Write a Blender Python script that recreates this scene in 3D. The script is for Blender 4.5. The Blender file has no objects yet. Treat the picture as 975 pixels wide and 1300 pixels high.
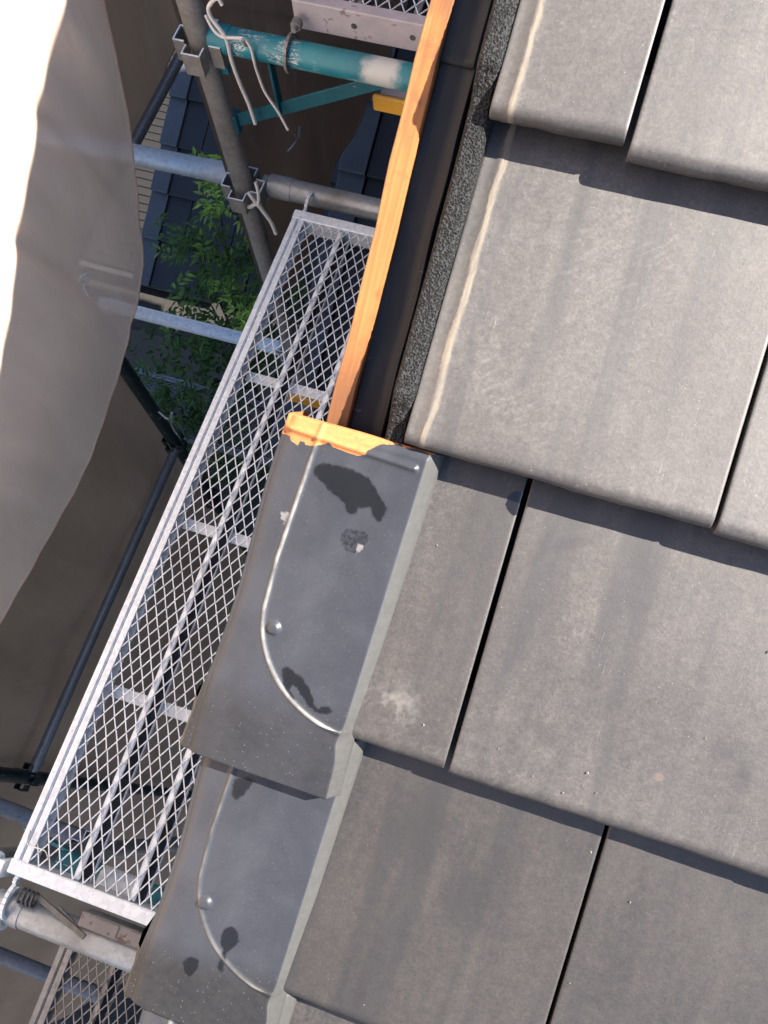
import bpy, math, random
from mathutils import Vector, Matrix, Euler, noise as mnoise

random.seed(7)
SC = bpy.context.scene
COL = SC.collection
EYE = 6.5                                  # height of the photographer's phone above the ground


def W(x, y, h):                            # h = metres below the phone
    return Vector((x, y, EYE - h))


# ------------------------------------------------------------------ camera
cam_d = bpy.data.cameras.new("camera")
cam = bpy.data.objects.new("camera", cam_d)
COL.objects.link(cam)
right = Vector((0.94929, 0.31005, -0.05213))
down = Vector((0.27450, -0.89818, -0.34339))
fwd = Vector((-0.15329, 0.31167, -0.93774))
m = Matrix.Identity(4)
for i in range(3):
    m[i][0], m[i][1], m[i][2] = right[i], -down[i], -fwd[i]
m[2][3] = EYE
cam.matrix_world = m
cam_d.sensor_fit = 'VERTICAL'
cam_d.sensor_height = 36.0
cam_d.lens = 29.63
cam_d.clip_start = 0.02
cam_d.clip_end = 2000
SC.camera = cam

# ------------------------------------------------------------------ sky, sun, exposure
SUN = Vector((0.90, 0.30, 1.0)).normalized()
elev = math.asin(SUN.z)
azim = math.atan2(SUN.x, SUN.y)
world = bpy.data.worlds.new("World")
SC.world = world
world.use_nodes = True
wn = world.node_tree
bg = wn.nodes["Background"]
sky = wn.nodes.new("ShaderNodeTexSky")
sky.sky_type = 'NISHITA'
sky.sun_disc = False
sky.sun_elevation = elev
sky.sun_rotation = azim
sky.air_density = 0.7
sky.dust_density = 0.5
wn.links.new(sky.outputs[0], bg.inputs[0])
bg.inputs[1].default_value = 0.075
sun_d = bpy.data.lights.new("sun", 'SUN')
sun_d.energy = 5.0
sun_d.angle = math.radians(0.55)
sun_d.color = (1.0, 0.945, 0.865)
sun = bpy.data.objects.new("sun", sun_d)
sun.rotation_euler = SUN.to_track_quat('Z', 'Y').to_euler()
sun.location = (6, 3, 14)
COL.objects.link(sun)
SC.view_settings.view_transform = 'Standard'
SC.view_settings.look = 'None'
SC.view_settings.exposure = 2.2
SC.view_settings.gamma = 1.0

# ------------------------------------------------------------------ roof frame
TH = 0.49625                               # pitch, rad
CT, ST = math.cos(TH), math.sin(TH)
ROOF0 = Vector((0, 0.3468, EYE - 0.6403))  # x across, y up the slope, z off the tile plane
ROOFM = Matrix.Translation(ROOF0) @ Matrix.Rotation(TH, 4, 'X')
SHIFT = 0.0                                # roof y = slope distance measured from the foot of the phone


# ------------------------------------------------------------------ mesh helpers
class MB:
    def __init__(s):
        s.v, s.f, s.mi, s.sm = [], [], [], []

    def add(s, vs, fs, mi=0, smooth=False):
        b = len(s.v)
        s.v += [tuple(p) for p in vs]
        for f in fs:
            s.f.append([b + k for k in f])
            s.mi.append(mi)
            s.sm.append(smooth)

    def box(s, c, d, R=None, mi=0, bev=0.0):
        hx, hy, hz = d[0] / 2, d[1] / 2, d[2] / 2
        c = Vector(c)
        if bev > 0:
            b = min(bev, hx * .9, hy * .9, hz * .9)
            vs, idx = [], {}
            for sx in (-1, 1):
                for sy in (-1, 1):
                    for sz in (-1, 1):
                        for a in range(3):
                            p = [sx * (hx - (0 if a == 0 else b)), sy * (hy - (0 if a == 1 else b)), sz * (hz - (0 if a == 2 else b))]
                            idx[(sx, sy, sz, a)] = len(vs)
                            vs.append(Vector(p))
            fs = []
            S = (-1, 1)
            for g in S:
                for a in range(3):
                    q = []
                    for (u, v) in ((-1, -1), (1, -1), (1, 1), (-1, 1)):
                        k = [0, 0, 0]
                        k[a] = g
                        k[(a + 1) % 3] = u
                        k[(a + 2) % 3] = v
                        q.append(idx[(k[0], k[1], k[2], a)])
                    fs.append(q if g > 0 else q[::-1])
            for a in range(3):
                b1, b2 = (a + 1) % 3, (a + 2) % 3
                for u in S:
                    for v in S:
                        def K(t, ax):
                            k = [0, 0, 0]
                            k[a], k[b1], k[b2] = t, u, v
                            return idx[(k[0], k[1], k[2], ax)]
                        q = [K(-1, b1), K(1, b1), K(1, b2), K(-1, b2)]
                        fs.append(q if u * v < 0 else q[::-1])
            for sx in S:
                for sy in S:
                    for sz in S:
                        q = [idx[(sx, sy, sz, a)] for a in range(3)]
                        fs.append(q if sx * sy * sz > 0 else q[::-1])
        else:
            vs = [Vector((x, y, z)) for x in (-hx, hx) for y in (-hy, hy) for z in (-hz, hz)]
            fs = [(0, 1, 3, 2), (4, 6, 7, 5), (0, 4, 5, 1), (2, 3, 7, 6), (0, 2, 6, 4), (1, 5, 7, 3)]
        if R is not None:
            vs = [R @ p for p in vs]
        s.add([c + p for p in vs], fs, mi)

    def beam(s, p, q, w, t, up=Vector((0, 0, 1)), mi=0, bev=0.0):
        p, q = Vector(p), Vector(q)
        y = (q - p).normalized()
        x = y.cross(Vector(up)).normalized()
        z = x.cross(y)
        R = Matrix((x, y, z)).transposed()
        s.box((p + q) / 2, (w, (q - p).length, t), R, mi, bev)

    def tube(s, pts, r, n=10, mi=0, cap=True, inner=0.0):
        pts = [Vector(p) for p in pts]
        rs = r if isinstance(r, (list, tuple)) else [r] * len(pts)
        rings = []
        ref = None
        for i, p in enumerate(pts):
            d = (pts[min(i + 1, len(pts) - 1)] - pts[max(i - 1, 0)]).normalized()
            if ref is None:
                ref = Vector((0, 0, 1)) if abs(d.z) < .9 else Vector((1, 0, 0))
            a = (ref - d * ref.dot(d)).normalized()
            ref = a
            b = d.cross(a)
            rings.append([p + (a * math.cos(2 * math.pi * k / n) + b * math.sin(2 * math.pi * k / n)) * rs[i] for k in range(n)])
        vs = [p for g in rings for p in g]
        fs = []
        for i in range(len(pts) - 1):
            for k in range(n):
                fs.append((i * n + k, i * n + (k + 1) % n, (i + 1) * n + (k + 1) % n, (i + 1) * n + k))
        s.add(vs, fs, mi, True)
        if cap:
            if inner > 0:
                for e, ring, c in ((0, rings[0], pts[0]), (1, rings[-1], pts[-1])):
                    dirn = (pts[1] - pts[0]).normalized() if e == 0 else (pts[-2] - pts[-1]).normalized()
                    inn = [c + (p - c) * inner for p in ring]
                    dep = [p + dirn * .06 for p in inn]
                    fs = []
                    for k in range(n):
                        k2 = (k + 1) % n
                        fs += [(k, k2, n + k2, n + k), (n + k, n + k2, 2 * n + k2, 2 * n + k)]
                    s.add(ring + inn + dep, fs, mi)
            else:
                s.add(rings[0], [tuple(range(n))[::-1]], mi)
                s.add(rings[-1], [tuple(range(n))], mi)

    def mesh(s, name, mats, origin=Vector((0, 0, 0))):
        me = bpy.data.meshes.new(name)
        o = Vector(origin)
        me.from_pydata([(p[0] - o.x, p[1] - o.y, p[2] - o.z) for p in s.v], [], s.f)
        for mt in mats if isinstance(mats, (list, tuple)) else [mats]:
            me.materials.append(mt)
        me.polygons.foreach_set('material_index', s.mi)
        me.polygons.foreach_set('use_smooth', s.sm)
        me.update()
        return me

    def build(s, name, mats, parent=None, origin=None):
        """world coordinates in; linked as one object under parent (or at origin when top-level)"""
        o0 = parent.location if (parent is not None and origin is None) else (origin if origin is not None else Vector(s.v[0]))
        me = s.mesh(name, mats, o0)
        ob = bpy.data.objects.new(name, me)
        COL.objects.link(ob)
        if parent is not None:
            ob.parent = parent
            ob.location = Vector(o0) - parent.location
        else:
            ob.location = o0
        return ob


def tag(o, label=None, cat=None, group=None, kind=None):
    if label: o['label'] = label
    if cat: o['category'] = cat
    if group: o['group'] = group
    if kind: o['kind'] = kind
    return o


def empty(name, loc, label, cat, group=None, rot=(0, 0, 0)):
    o = bpy.data.objects.new(name, None)
    COL.objects.link(o)
    o.location = loc
    o.rotation_euler = rot
    o.empty_display_size = .1
    return tag(o, label, cat, group)


# ------------------------------------------------------------------ material helper
class Mat:
    def __init__(s, name):
        s.m = bpy.data.materials.new(name)
        s.m.use_nodes = True
        s.t = s.m.node_tree
        s.p = s.t.nodes['Principled BSDF']
        s.out = s.t.nodes['Material Output']

    def n(s, kind, props=None, **inp):
        nd = s.t.nodes.new(kind)
        for k, v in (props or {}).items():
            setattr(nd, k, v)
        for k, v in inp.items():
            s.set(nd, k, v)
        return nd

    def set(s, nd, key, v):
        sock = nd.inputs[int(key[1:])] if key[0] == 'i' and key[1:].isdigit() else nd.inputs[key.replace('_', ' ')]
        if hasattr(v, 'outputs'):
            v = v.outputs[0]
        if isinstance(v, bpy.types.NodeSocket):
            s.t.links.new(v, sock)
        else:
            if isinstance(v, (tuple, list)) and len(v) == 3 and sock.type == 'RGBA':
                v = tuple(v) + (1,)
            sock.default_value = v

    def coord(s, obj=None, which='Object'):
        nd = s.n('ShaderNodeTexCoord')
        if obj is not None: nd.object = obj
        return nd.outputs[which]

    def mapped(s, vec, scale=(1, 1, 1), loc=(0, 0, 0), rot=(0, 0, 0)):
        return s.n('ShaderNodeMapping', i0=vec, Scale=scale, Location=loc, Rotation=rot).outputs[0]

    def noise(s, vec, scale, detail=4, rough=.55, dist=0.0):
        return s.n('ShaderNodeTexNoise', Vector=vec, Scale=scale, Detail=detail, Roughness=rough, Distortion=dist).outputs[0]

    def vor(s, vec, scale, feature='F1', rand=1.0):
        return s.n('ShaderNodeTexVoronoi', {'feature': feature}, Vector=vec, Scale=scale, Randomness=rand)

    def ramp(s, fac, *stops, interp='LINEAR'):
        nd = s.n('ShaderNodeValToRGB', Fac=fac)
        cr = nd.color_ramp
        cr.interpolation = interp
        while len(cr.elements) < len(stops): cr.elements.new(.5)
        for e, (p, c) in zip(cr.elements, stops):
            e.position = p
            if not isinstance(c, (tuple, list)): c = (c, c, c)
            e.color = tuple(c[:3]) + (1,)
        return nd.outputs[0]

    def mix(s, fac, a, b, mode='MIX'):
        nd = s.n('ShaderNodeMix', {'data_type': 'RGBA', 'blend_type': mode, 'clamp_factor': True})
        for sock, v in ((nd.inputs[0], fac), (nd.inputs[6], a), (nd.inputs[7], b)):
            if isinstance(v, bpy.types.NodeSocket): s.t.links.new(v, sock)
            else: sock.default_value = v if not isinstance(v, (tuple, list)) else tuple(v[:3]) + (1,)
        return nd.outputs[2]

    def math(s, op, a, b=0.0, c=0.0, clamp=False):
        return s.n('ShaderNodeMath', {'operation': op, 'use_clamp': clamp}, i0=a, i1=b, i2=c).outputs[0]

    def smooth(s, v, a, b):
        nd = s.n('ShaderNodeMapRange', {'interpolation_type': 'SMOOTHSTEP'}, Value=v)
        nd.inputs[1].default_value, nd.inputs[2].default_value = a, b
        nd.inputs[3].default_value, nd.inputs[4].default_value = (0, 1)
        return nd.outputs[0]

    def attr(s, name, out='Color'):
        return s.n('ShaderNodeAttribute', {'attribute_name': name}).outputs[out]

    def bump(s, h, strength, dist, normal=None):
        nd = s.n('ShaderNodeBump', Height=h, Strength=strength, Distance=dist)
        if normal is not None: s.set(nd, 'Normal', normal)
        return nd.outputs[0]

    def fin(s, color=None, rough=None, metal=None, normal=None, spec=None):
        for k, v in (('Base Color', color), ('Roughness', rough), ('Metallic', metal), ('Normal', normal), ('Specular IOR Level', spec)):
            if v is not None: s.set(s.p, k, v)
        return s.m


def m_simple(name, col, rough=.6, metal=0.0, var=.25, scale=20, bump=.15, bdist=.001):
    M = Mat(name)
    c = M.coord()
    nz = M.noise(c, scale, 5)
    dark = tuple(x * (1 - var) for x in col)
    lite = tuple(min(1, x * (1 + var)) for x in col)
    return M.fin(M.ramp(nz, (.3, dark), (.7, lite)), M.ramp(nz, (.3, max(.05, rough - .08)), (.7, min(1, rough + .08))), metal,
                 M.bump(M.noise(c, scale * 6, 3), bump, bdist))


def m_galv(name, base=.55, rough=.38, tint=(1, 1.0, 1.03), dirt=.25, metal=.55):
    M = Mat(name)
    c = M.coord()
    sp = M.vor(c, 140).outputs['Color']
    spg = M.n('ShaderNodeSeparateColor', i0=sp).outputs[0]
    n1 = M.noise(c, 9, 6, .6)
    n2 = M.noise(M.mapped(c, (30, 30, 120)), 1.0, 5, .6)
    a = tuple(base * .88 * t for t in tint)
    b = tuple(min(1, base * 1.1 * t) for t in tint)
    col = M.ramp(spg, (0, a), (1, b))
    col = M.mix(M.ramp(n1, (.45, 0), (.75, dirt)), col, (base * .45, base * .42, base * .38))
    col = M.mix(M.ramp(n2, (.64, 0), (.70, .5)), col, (base * .35, base * .33, base * .3))
    return M.fin(col, M.ramp(n1, (.3, rough - .06), (.7, rough + .14)), metal, M.bump(n2, .08, .001))


def m_paint(name, col, chip=(.35, .33, .31), amt=.62, rough=.45, white=True):
    M = Mat(name)
    c = M.coord()
    n1 = M.noise(c, 14, 7, .65)
    n2 = M.noise(M.mapped(c, (1, 1, 1)), 55, 5, .7)
    scr = M.noise(M.mapped(c, (9, 60, 60), rot=(0, .3, .2)), 1.0, 4, .7, 1.2)
    cc = M.ramp(n1, (.25, tuple(x * .75 for x in col)), (.75, tuple(min(1, x * 1.2) for x in col)))
    msk = M.math('ADD', n1, M.math('MULTIPLY', n2, .45))
    k = M.smooth(msk, amt + .16, amt + .22)
    cc = M.mix(k, cc, chip)
    if white:
        cc = M.mix(M.smooth(scr, .66, .69), cc, (.62, .64, .62))
    return M.fin(cc, rough, 0.0, M.bump(msk, .15, .001))


# ------------------------------------------------------------------ ground (structure)
MAT_GROUND = Mat('soil_and_concrete')
_c = MAT_GROUND.coord()
_n = MAT_GROUND.noise(_c, 1.2, 6)
_n2 = MAT_GROUND.noise(_c, 25, 6, .7)
_g = MAT_GROUND.mix(MAT_GROUND.smooth(_n, .44, .6), (.022, .019, .016), (.045, .038, .031))
_g = MAT_GROUND.mix(.5, _g, MAT_GROUND.ramp(_n2, (.3, .25), (.7, 1.0)), 'MULTIPLY')
MAT_GROUND.fin(_g, .9, 0, MAT_GROUND.bump(_n2, .5, .02))
b = MB()
NG = 24
for iy in range(NG + 1):
    for ix in range(NG + 1):
        def sp(t): return (abs(t) ** 3) * (1 if t > 0 else -1) * 600
        b.v.append((sp(ix / NG * 2 - 1), sp(iy / NG * 2 - 1), 0))
for iy in range(NG):
    for ix in range(NG):
        a = iy * (NG + 1) + ix
        b.f.append([a, a + 1, a + NG + 2, a + NG + 1]); b.mi.append(0); b.sm.append(False)
tag(b.build('ground', MAT_GROUND.m, origin=Vector((0, 0, 0))), kind='structure')

MAT_SLAB = m_simple('beige_concrete', (.050, .041, .032), .9, 0, .18, 5, .3, .004)
b = MB()
b.box((-2.95, 2.72, .03), (1.7, .86, .06), None, 0, .01)
tag(b.build('concrete_path', MAT_SLAB, origin=Vector((-2.95, 3.0, 0))), kind='structure')

# ------------------------------------------------------------------ roof materials
house = empty('house', Vector((0, 0, 0)), 'house under re-roofing with grey flat roof tiles and half laid verge tiles', 'house')

deck_b = MB()
deck_b.box((1.55, 1.4, -.115), (3.36, 5.8, .07))
deck_me = deck_b.mesh('roof_deck', m_simple('roof_deck_felt', (.025, .025, .028), .7))
deck = bpy.data.objects.new('roof_deck', deck_me)
COL.objects.link(deck)


def roof_part(o, loc=(0, 0, 0)):
    o.parent = house
    o.rotation_euler = (TH, 0, 0)
    o.location = ROOFM @ Vector(loc)
    return o


def roof_obj(name, me, loc=(0, 0, 0)):
    o = bpy.data.objects.new(name, me)
    COL.objects.link(o)
    return roof_part(o, loc)


roof_part(deck)


def tile_material(name, dusty_edge=False):
    M = Mat(name)
    c = M.coord(deck)
    oi = M.n('ShaderNodeObjectInfo').outputs['Random']
    off = M.n('ShaderNodeCombineXYZ', X=M.math('MULTIPLY', oi, 37.0), Y=M.math('MULTIPLY', oi, 11.0), Z=0.0).outputs[0]
    cv = M.n('ShaderNodeVectorMath', {'operation': 'ADD'}, i0=c, i1=off).outputs[0]
    blotch = M.noise(cv, 7.0, 5, .6, .6)
    streak = M.noise(M.mapped(cv, (30, 3.2, 10), rot=(0, 0, .06)), 1.0, 5, .62, .8)
    mid = M.noise(cv, 105, 6, .7)
    fine = M.noise(cv, 420, 3, .7)
    v = M.math('ADD', M.math('MULTIPLY', blotch, .5), M.math('MULTIPLY', streak, .5))
    v = M.math('ADD', v, M.math('MULTIPLY', M.math('SUBTRACT', mid, .5), .62))
    col = M.ramp(v, (.20, (.020, .0185, .0185)), (.48, (.044, .0395, .0375)), (.80, (.080, .071, .066)))
    col = M.mix(M.ramp(M.noise(cv, 3.1, 3), (.4, 0), (.75, .4)), col, (.062, .0535, .047))
    col = M.mix(.45, col, M.ramp(fine, (.3, .45), (.7, 1.45)), 'MULTIPLY')
    grit = M.noise(cv, 235, 3, .75)
    col = M.mix(.32, col, M.ramp(grit, (.32, .5), (.5, 1.0), (.68, 1.6)), 'MULTIPLY')
    pit = M.noise(cv, 130, 2, .5)
    col = M.mix(M.ramp(pit, (.64, 0), (.70, .45)), col, (.02, .0185, .018))
    # dark rain streaks that follow the slope
    ds = M.noise(M.mapped(cv, (22, 1.5, 8), rot=(0, 0, -.05), loc=(3, 1, 0)), 1.0, 3, .5, .5)
    col = M.mix(M.ramp(ds, (.52, 0), (.66, .7)), col, (.018, .0185, .0215))
    # pale grit specks, two sizes, only in places
    for sc, th, am in ((300, .11, .55), (110, .045, .7)):
        vo = M.vor(cv, sc)
        pick = M.smooth(M.n('ShaderNodeSeparateColor', i0=vo.outputs['Color']).outputs[1], .8, .84)
        dot = M.math('SUBTRACT', 1.0, M.smooth(vo.outputs['Distance'], th * .6, th))
        place = M.smooth(M.noise(cv, 12, 3), .42, .6)
        col = M.mix(M.math('MULTIPLY', M.math('MULTIPLY', M.math('MULTIPLY', dot, pick), place), am), col, (.5, .47, .42))
    # scuffs: broken thin pale scratches
    for rz, lo in ((.5, 5), (-.75, 17)):
        sv = M.mapped(cv, (90, 5, 5), rot=(0, 0, rz), loc=(lo, lo, 0))
        sn = M.noise(sv, 1.0, 2, .5, .25)
        line = M.math('SUBTRACT', 1.0, M.smooth(M.math('ABSOLUTE', M.math('SUBTRACT', sn, .5)), .0, .006))
        brk = M.math('MULTIPLY', M.smooth(M.noise(cv, 16, 2), .60, .68), M.smooth(M.noise(cv, 260, 2), .4, .6))
        col = M.mix(M.math('MULTIPLY', M.math('MULTIPLY', line, brk), .4), col, (.2, .19, .18))
    # boot prints and scuffed bloom
    bl = M.noise(cv, 5.0, 2, .4, 1.4)
    chev = M.n('ShaderNodeTexWave', {'wave_type': 'BANDS'}, Vector=M.mapped(cv, rot=(0, 0, .9)), Scale=48, Distortion=5.0, Detail=2.0, Detail_Scale=1.2).outputs['Fac']
    col = M.mix(M.math('MULTIPLY', M.smooth(bl, .58, .68), M.math('MULTIPLY', M.smooth(chev, .55, .8), M.smooth(mid, .42, .6))), col, M.mix(.07, col, (.26, .25, .235)))
    # marks with a place of their own (roof metres)
    sx = M.n('ShaderNodeSeparateXYZ', i0=c)
    wob = M.noise(c, 160, 4, .7)
    wob2 = M.noise(c, 60, 3, .6)

    def blob(x, y, rx, ry, soft=.06, wobble=.5, rot=0.0):
        p = M.mapped(c, (1, 1, 0), loc=(-x, -y, 0))
        if rot: p = M.mapped(p, rot=(0, 0, rot))
        p = M.mapped(p, (1 / rx, 1 / ry, 0))
        d = M.n('ShaderNodeVectorMath', {'operation': 'LENGTH'}, i0=p).outputs['Value']
        d = M.math('ADD', d, M.math('MULTIPLY', M.math('SUBTRACT', wob, .5), wobble))
        return d, M.math('SUBTRACT', 1.0, M.smooth(d, 1 - soft, 1 + soft))
    _, k = blob(-.0052, -.093, .0092, .0112, .05, .6)
    wet = k
    col = M.mix(M.math('MULTIPLY', k, .95), col, (.014, .013, .0135))
    d, k = blob(.1487, -.2862, .0042, .0046, .25, .5)
    ring = M.math('MULTIPLY', k, M.smooth(d, .45, .8))
    col = M.mix(M.math('MULTIPLY', ring, .85), col, (.02, .02, .021))
    _, k = blob(.1791, -.289, .0042, .0035, .3, .9)
    col = M.mix(M.math('MULTIPLY', k, .4), col, (.15, .10, .075))
    _, k = blob(-.060, -.301, .018, .017, .6, 1.6)
    col = M.mix(M.math('MULTIPLY', M.math('MULTIPLY', k, M.smooth(wob2, .42, .62)), .22), col, (.42, .41, .39))
    for (x, y, rx, ry, rot) in ((.075, -.285, .016, .007, .5), (.03, -.12, .004, .02, .2), (.05, -.115, .02, .006, -.5), (.225, -.25, .009, .007, 0), (.245, -.265, .008, .01, 0),
                                (-.012, -.415, .03, .035, 0), (.05, -.47, .02, .03, .3), (.12, -.14, .01, .05, -.2)):
        _, k = blob(x, y, rx, ry, .6, .9, rot)
        col = M.mix(M.math('MULTIPLY', k, .55), col, (.015, .015, .0165))
    tone = M.n('ShaderNodeAttribute', {'attribute_name': 'tone', 'attribute_type': 'OBJECT'}).outputs['Fac']
    col = M.mix(1.0, col, M.n('ShaderNodeCombineColor', i0=tone, i1=M.math('POWER', tone, 1.10), i2=M.math('POWER', tone, 1.20)).outputs[0], 'MULTIPLY')
    rough = M.ramp(v, (.25, .54), (.75, .61))
    rough = M.mix(wet, rough, (.1, .1, .1))
    if dusty_edge:
        ox = sx.outputs[0]
        jit = M.math('MULTIPLY', M.math('SUBTRACT', M.noise(M.mapped(c, (1, .35, 1)), 60, 4, .65), .5), .012)
        e = M.math('ADD', ox, jit)
        under = M.math('SUBTRACT', 1.0, M.smooth(e, -.0985, -.0955))
        dust = M.math('MULTIPLY', under, M.ramp(M.noise(c, 22, 5, .65), (.35, 0.0), (.7, .5)))
        col = M.mix(dust, col, (.060, .053, .043))
        bead = M.math('MULTIPLY', M.smooth(e, -.1000, -.0982), M.math('SUBTRACT', 1.0, M.smooth(e, -.0955, -.0922)))
        bead = M.math('MULTIPLY', bead, M.ramp(M.noise(M.mapped(c, (160, 22, 1)), 1.0, 5, .7), (.34, .15), (.64, .95)))
        col = M.mix(bead, col, (.175, .138, .095))
        rough = M.mix(M.math('MAXIMUM', dust, bead), rough, (.85, .85, .85))
    bh = M.math('ADD', M.math('MULTIPLY', mid, .5), M.math('MULTIPLY', fine, .35))
    nrm = M.bump(bh, .15, .0013)
    nrm = M.bump(M.noise(M.mapped(c, (1, .5, 1)), 9, 3), .18, .004, nrm)
    M.set(M.p, 'Specular Tint', (1.0, .962, .94))
    return M.fin(col, rough, 0.0, nrm, .92)


MAT_TILE = tile_material('grey_flat_tile')
MAT_TILE_L = tile_material('grey_flat_tile_dusty_left_edge', True)

EXPO, BUTT = 0.278, 0.035


def tile_mesh(name, w, mat, seed, under_edge=False, length=.335):
    """flat interlocking tile: rounded nose, butt face, under side, left under-lap step; x 0..w, y 0 = nose, up the slope +"""
    rnd = random.Random(seed)
    b = MB()
    xs = [0.0, .0012, .003]
    if under_edge:
        xs += [.006, .0115, .0135, .0155, .0175, .0195, .023]
    step = .0085
    x = xs[-1] + step
    while x < w - .007:
        xs.append(x); x += step
    xs += [w - .003, w - .0012, w]
    R = .0115
    ys = [length, .25, .2, .15, .1, .06, .03, .012, .003, 0.0]
    ph = [rnd.uniform(0, 6) for _ in range(4)]

    def wave(x): return .0006 * math.sin(x * 21 + ph[0]) + .0004 * math.sin(x * 57 + ph[1]) + .0003 * math.sin(x * 140 + ph[2])

    cols = []
    for x in xs:
        edge = .0005 if (x == 0 or x == w) else 0
        le = 0.0
        if under_edge:
            le = -.0009 * (1 - min(1, max(0, (x - .0105) / .003))) + .0006 * math.exp(-((x - .0165) / .0026) ** 2)
        prof = []
        for y in ys:
            prof.append((y, -BUTT * y / EXPO + le - edge + .0005 * math.sin(y * 30 + x * 13 + ph[3])))
        z0 = prof[-1][1]
        wv = wave(x)
        for k in range(1, 7):
            a = k / 6 * math.radians(84)
            rg = .0004 * mnoise.noise(Vector((x * 190, k * .9, seed))) + .0003 * mnoise.noise(Vector((x * 520, k * 1.7, seed)))
            prof.append((-R * math.sin(a) + wv * k / 6 + rg, z0 - R * (1 - math.cos(a)) * .82 + rg))
        yb, zb = prof[-1]
        prof.append((yb + .0006, zb - .007))
        prof.append((yb + .0045 + .0008 * math.sin(x * 90), zb - .0165))
        prof.append((yb + .03, zb - .0195))
        prof.append((length, -BUTT * length / EXPO - .016))
        cols.append(prof)
    n = len(cols[0])
    for x, p in zip(xs, cols):
        for (y, z) in p: b.v.append((x, y, z))
    for i in range(len(xs) - 1):
        for k in range(n):
            k2 = (k + 1) % n
            b.f.append([i * n + k, i * n + k2, (i + 1) * n + k2, (i + 1) * n + k])
            b.mi.append(0)
            b.sm.append(k < n - 4)
    b.f.append(list(range(n))[::-1]); b.mi.append(0); b.sm.append(False)
    e = (len(xs) - 1) * n
    b.f.append([e + k for k in range(n)]); b.mi.append(0); b.sm.append(False)
    return b.mesh(name, mat)


TW, GAP = .306, .0042
full_me = [tile_mesh('roof_tile', TW - GAP, MAT_TILE, 10 + k) for k in range(4)]
left_me_odd = tile_mesh('roof_tile', .114 - GAP / 2, MAT_TILE_L, 31, True)
left_me_even = tile_mesh('roof_tile', .114 + .156 - GAP / 2, MAT_TILE_L, 32, True)
XL = -.114
BUTTS = {1: .2215, 2: -.0565, 3: -.3345, 4: -.6115}


def butt_s(i): return BUTTS.get(i, .2215 - .278 * (i - 1))


SET = {(1, 1): (-.0075, -.002), (1, 0): (.002, .001), (2, 1): (-.003, -.002), (2, 0): (.001, .0006), (3, 1): (-.0015, -.001)}
rr = random.Random(3)
TONE = {(1, 0): .95, (1, 1): .95, (2, 0): .98, (2, 1): 1.05, (3, 0): .66, (3, 1): .80, (3, 2): 1.05, (4, 0): .4, (4, 1): .40, (4, 2): .56, (5, 0): .6, (5, 1): .6}
for i in range(-6, 8):
    odd = i % 2 == 1
    j0 = .001 if odd else .156
    sb = butt_s(i)
    k = 0
    xl, w, me = XL, None, (left_me_odd if odd else left_me_even)
    o = roof_obj('roof_tile', me, (XL, sb + SET.get((i, 0), (0, 0))[0], SET.get((i, 0), (0, 0))[1]))
    o['tone'] = TONE.get((i, 0), 1.0)
    if i in (1, 2):
        o['label'] = 'roof tile with a dusty beige rib along its cut left edge'
    x = j0 + GAP / 2
    k = 1
    while x < 1.75:
        dy, dz = SET.get((i, k), (rr.uniform(-.002, .002), rr.uniform(-.0012, .0006)))
        o = roof_obj('roof_tile', full_me[rr.randrange(4)], (x, sb + dy, dz))
        o.rotation_euler = (TH, 0, rr.uniform(-.002, .002))
        o['tone'] = TONE.get((i, k), rr.uniform(.75, 1.2))
        x += TW
        k += 1

# plain upper part of the slope and eave edge, out of the frame
b = MB()
b.box((1.6, 3.15, -.045), (3.2, 2.3, .03))
roof_obj('roof_felt', b.mesh('roof_felt', m_simple('dark_roof_felt', (.03, .03, .032), .8)))

# verge batten (raw timber), barge board, felt upstand, foam closure
MT = Mat('raw_cedar_batten')
_c = MT.coord(deck)
g1 = MT.noise(MT.mapped(_c, (160, 3.5, 160)), 1.0, 5, .6, .8)
g2 = MT.noise(MT.mapped(_c, (400, 14, 400)), 1.0, 4, .6)
kn = MT.noise(_c, 26, 3, .5)
wc = MT.ramp(g1, (.25, (.22, .074, .018)), (.5, (.30, .110, .028)), (.75, (.37, .155, .046)))
wc = MT.mix(.35, wc, MT.ramp(g2, (.3, .6), (.7, 1.2)), 'MULTIPLY')
wc = MT.mix(MT.smooth(kn, .60, .74), wc, (.12, .042, .014))
wc = MT.mix(MT.math('MULTIPLY', MT.smooth(MT.noise(_c, 11, 5, .7, .5), .47, .62), .6), wc, (.12, .048, .017))
_sy = MT.n('ShaderNodeSeparateXYZ', i0=_c).outputs[1]
_end = MT.math('ADD', _sy, MT.math('MULTIPLY', MT.math('SUBTRACT', MT.noise(MT.mapped(_c, (60, 12, 60)), 1.0, 5, .7), .5), .14))
wc = MT.mix(MT.math('MULTIPLY', MT.math('SUBTRACT', 1.0, MT.smooth(_end, -.05, .06)), .75), wc, (.085, .034, .013))  # shade over the lower end, painted into the wood colour
_lam = MT.vor(MT.mapped(_c, (120, 16, 120)), 1.0).outputs['Distance']
wc = MT.mix(MT.math('MULTIPLY', MT.smooth(_lam, .62, .8), .35), wc, (.14, .06, .022))
MT.fin(wc, .62, 0, MT.bump(g1, .25, .0012))
b = MB()
nb = 90
for k in range(nb + 1):
    y = -.32 + 2.6 * k / nb
    wl = .0009 * math.sin(y * 23) + .0006 * math.sin(y * 61 + 1)
    xl, xr = -.1965 + wl, -.1755 + wl * .5
    b.v += [(xl, y, -.10), (xl, y, -.047), (xl + .0012, y, -.045), (xr - .0012, y, -.045), (xr, y, -.047), (xr, y, -.10)]
for k in range(nb):
    for q in range(6):
        q2 = (q + 1) % 6
        b.f.append([k * 6 + q, (k + 1) * 6 + q, (k + 1) * 6 + q2, k * 6 + q2]); b.mi.append(0); b.sm.append(False)
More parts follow.
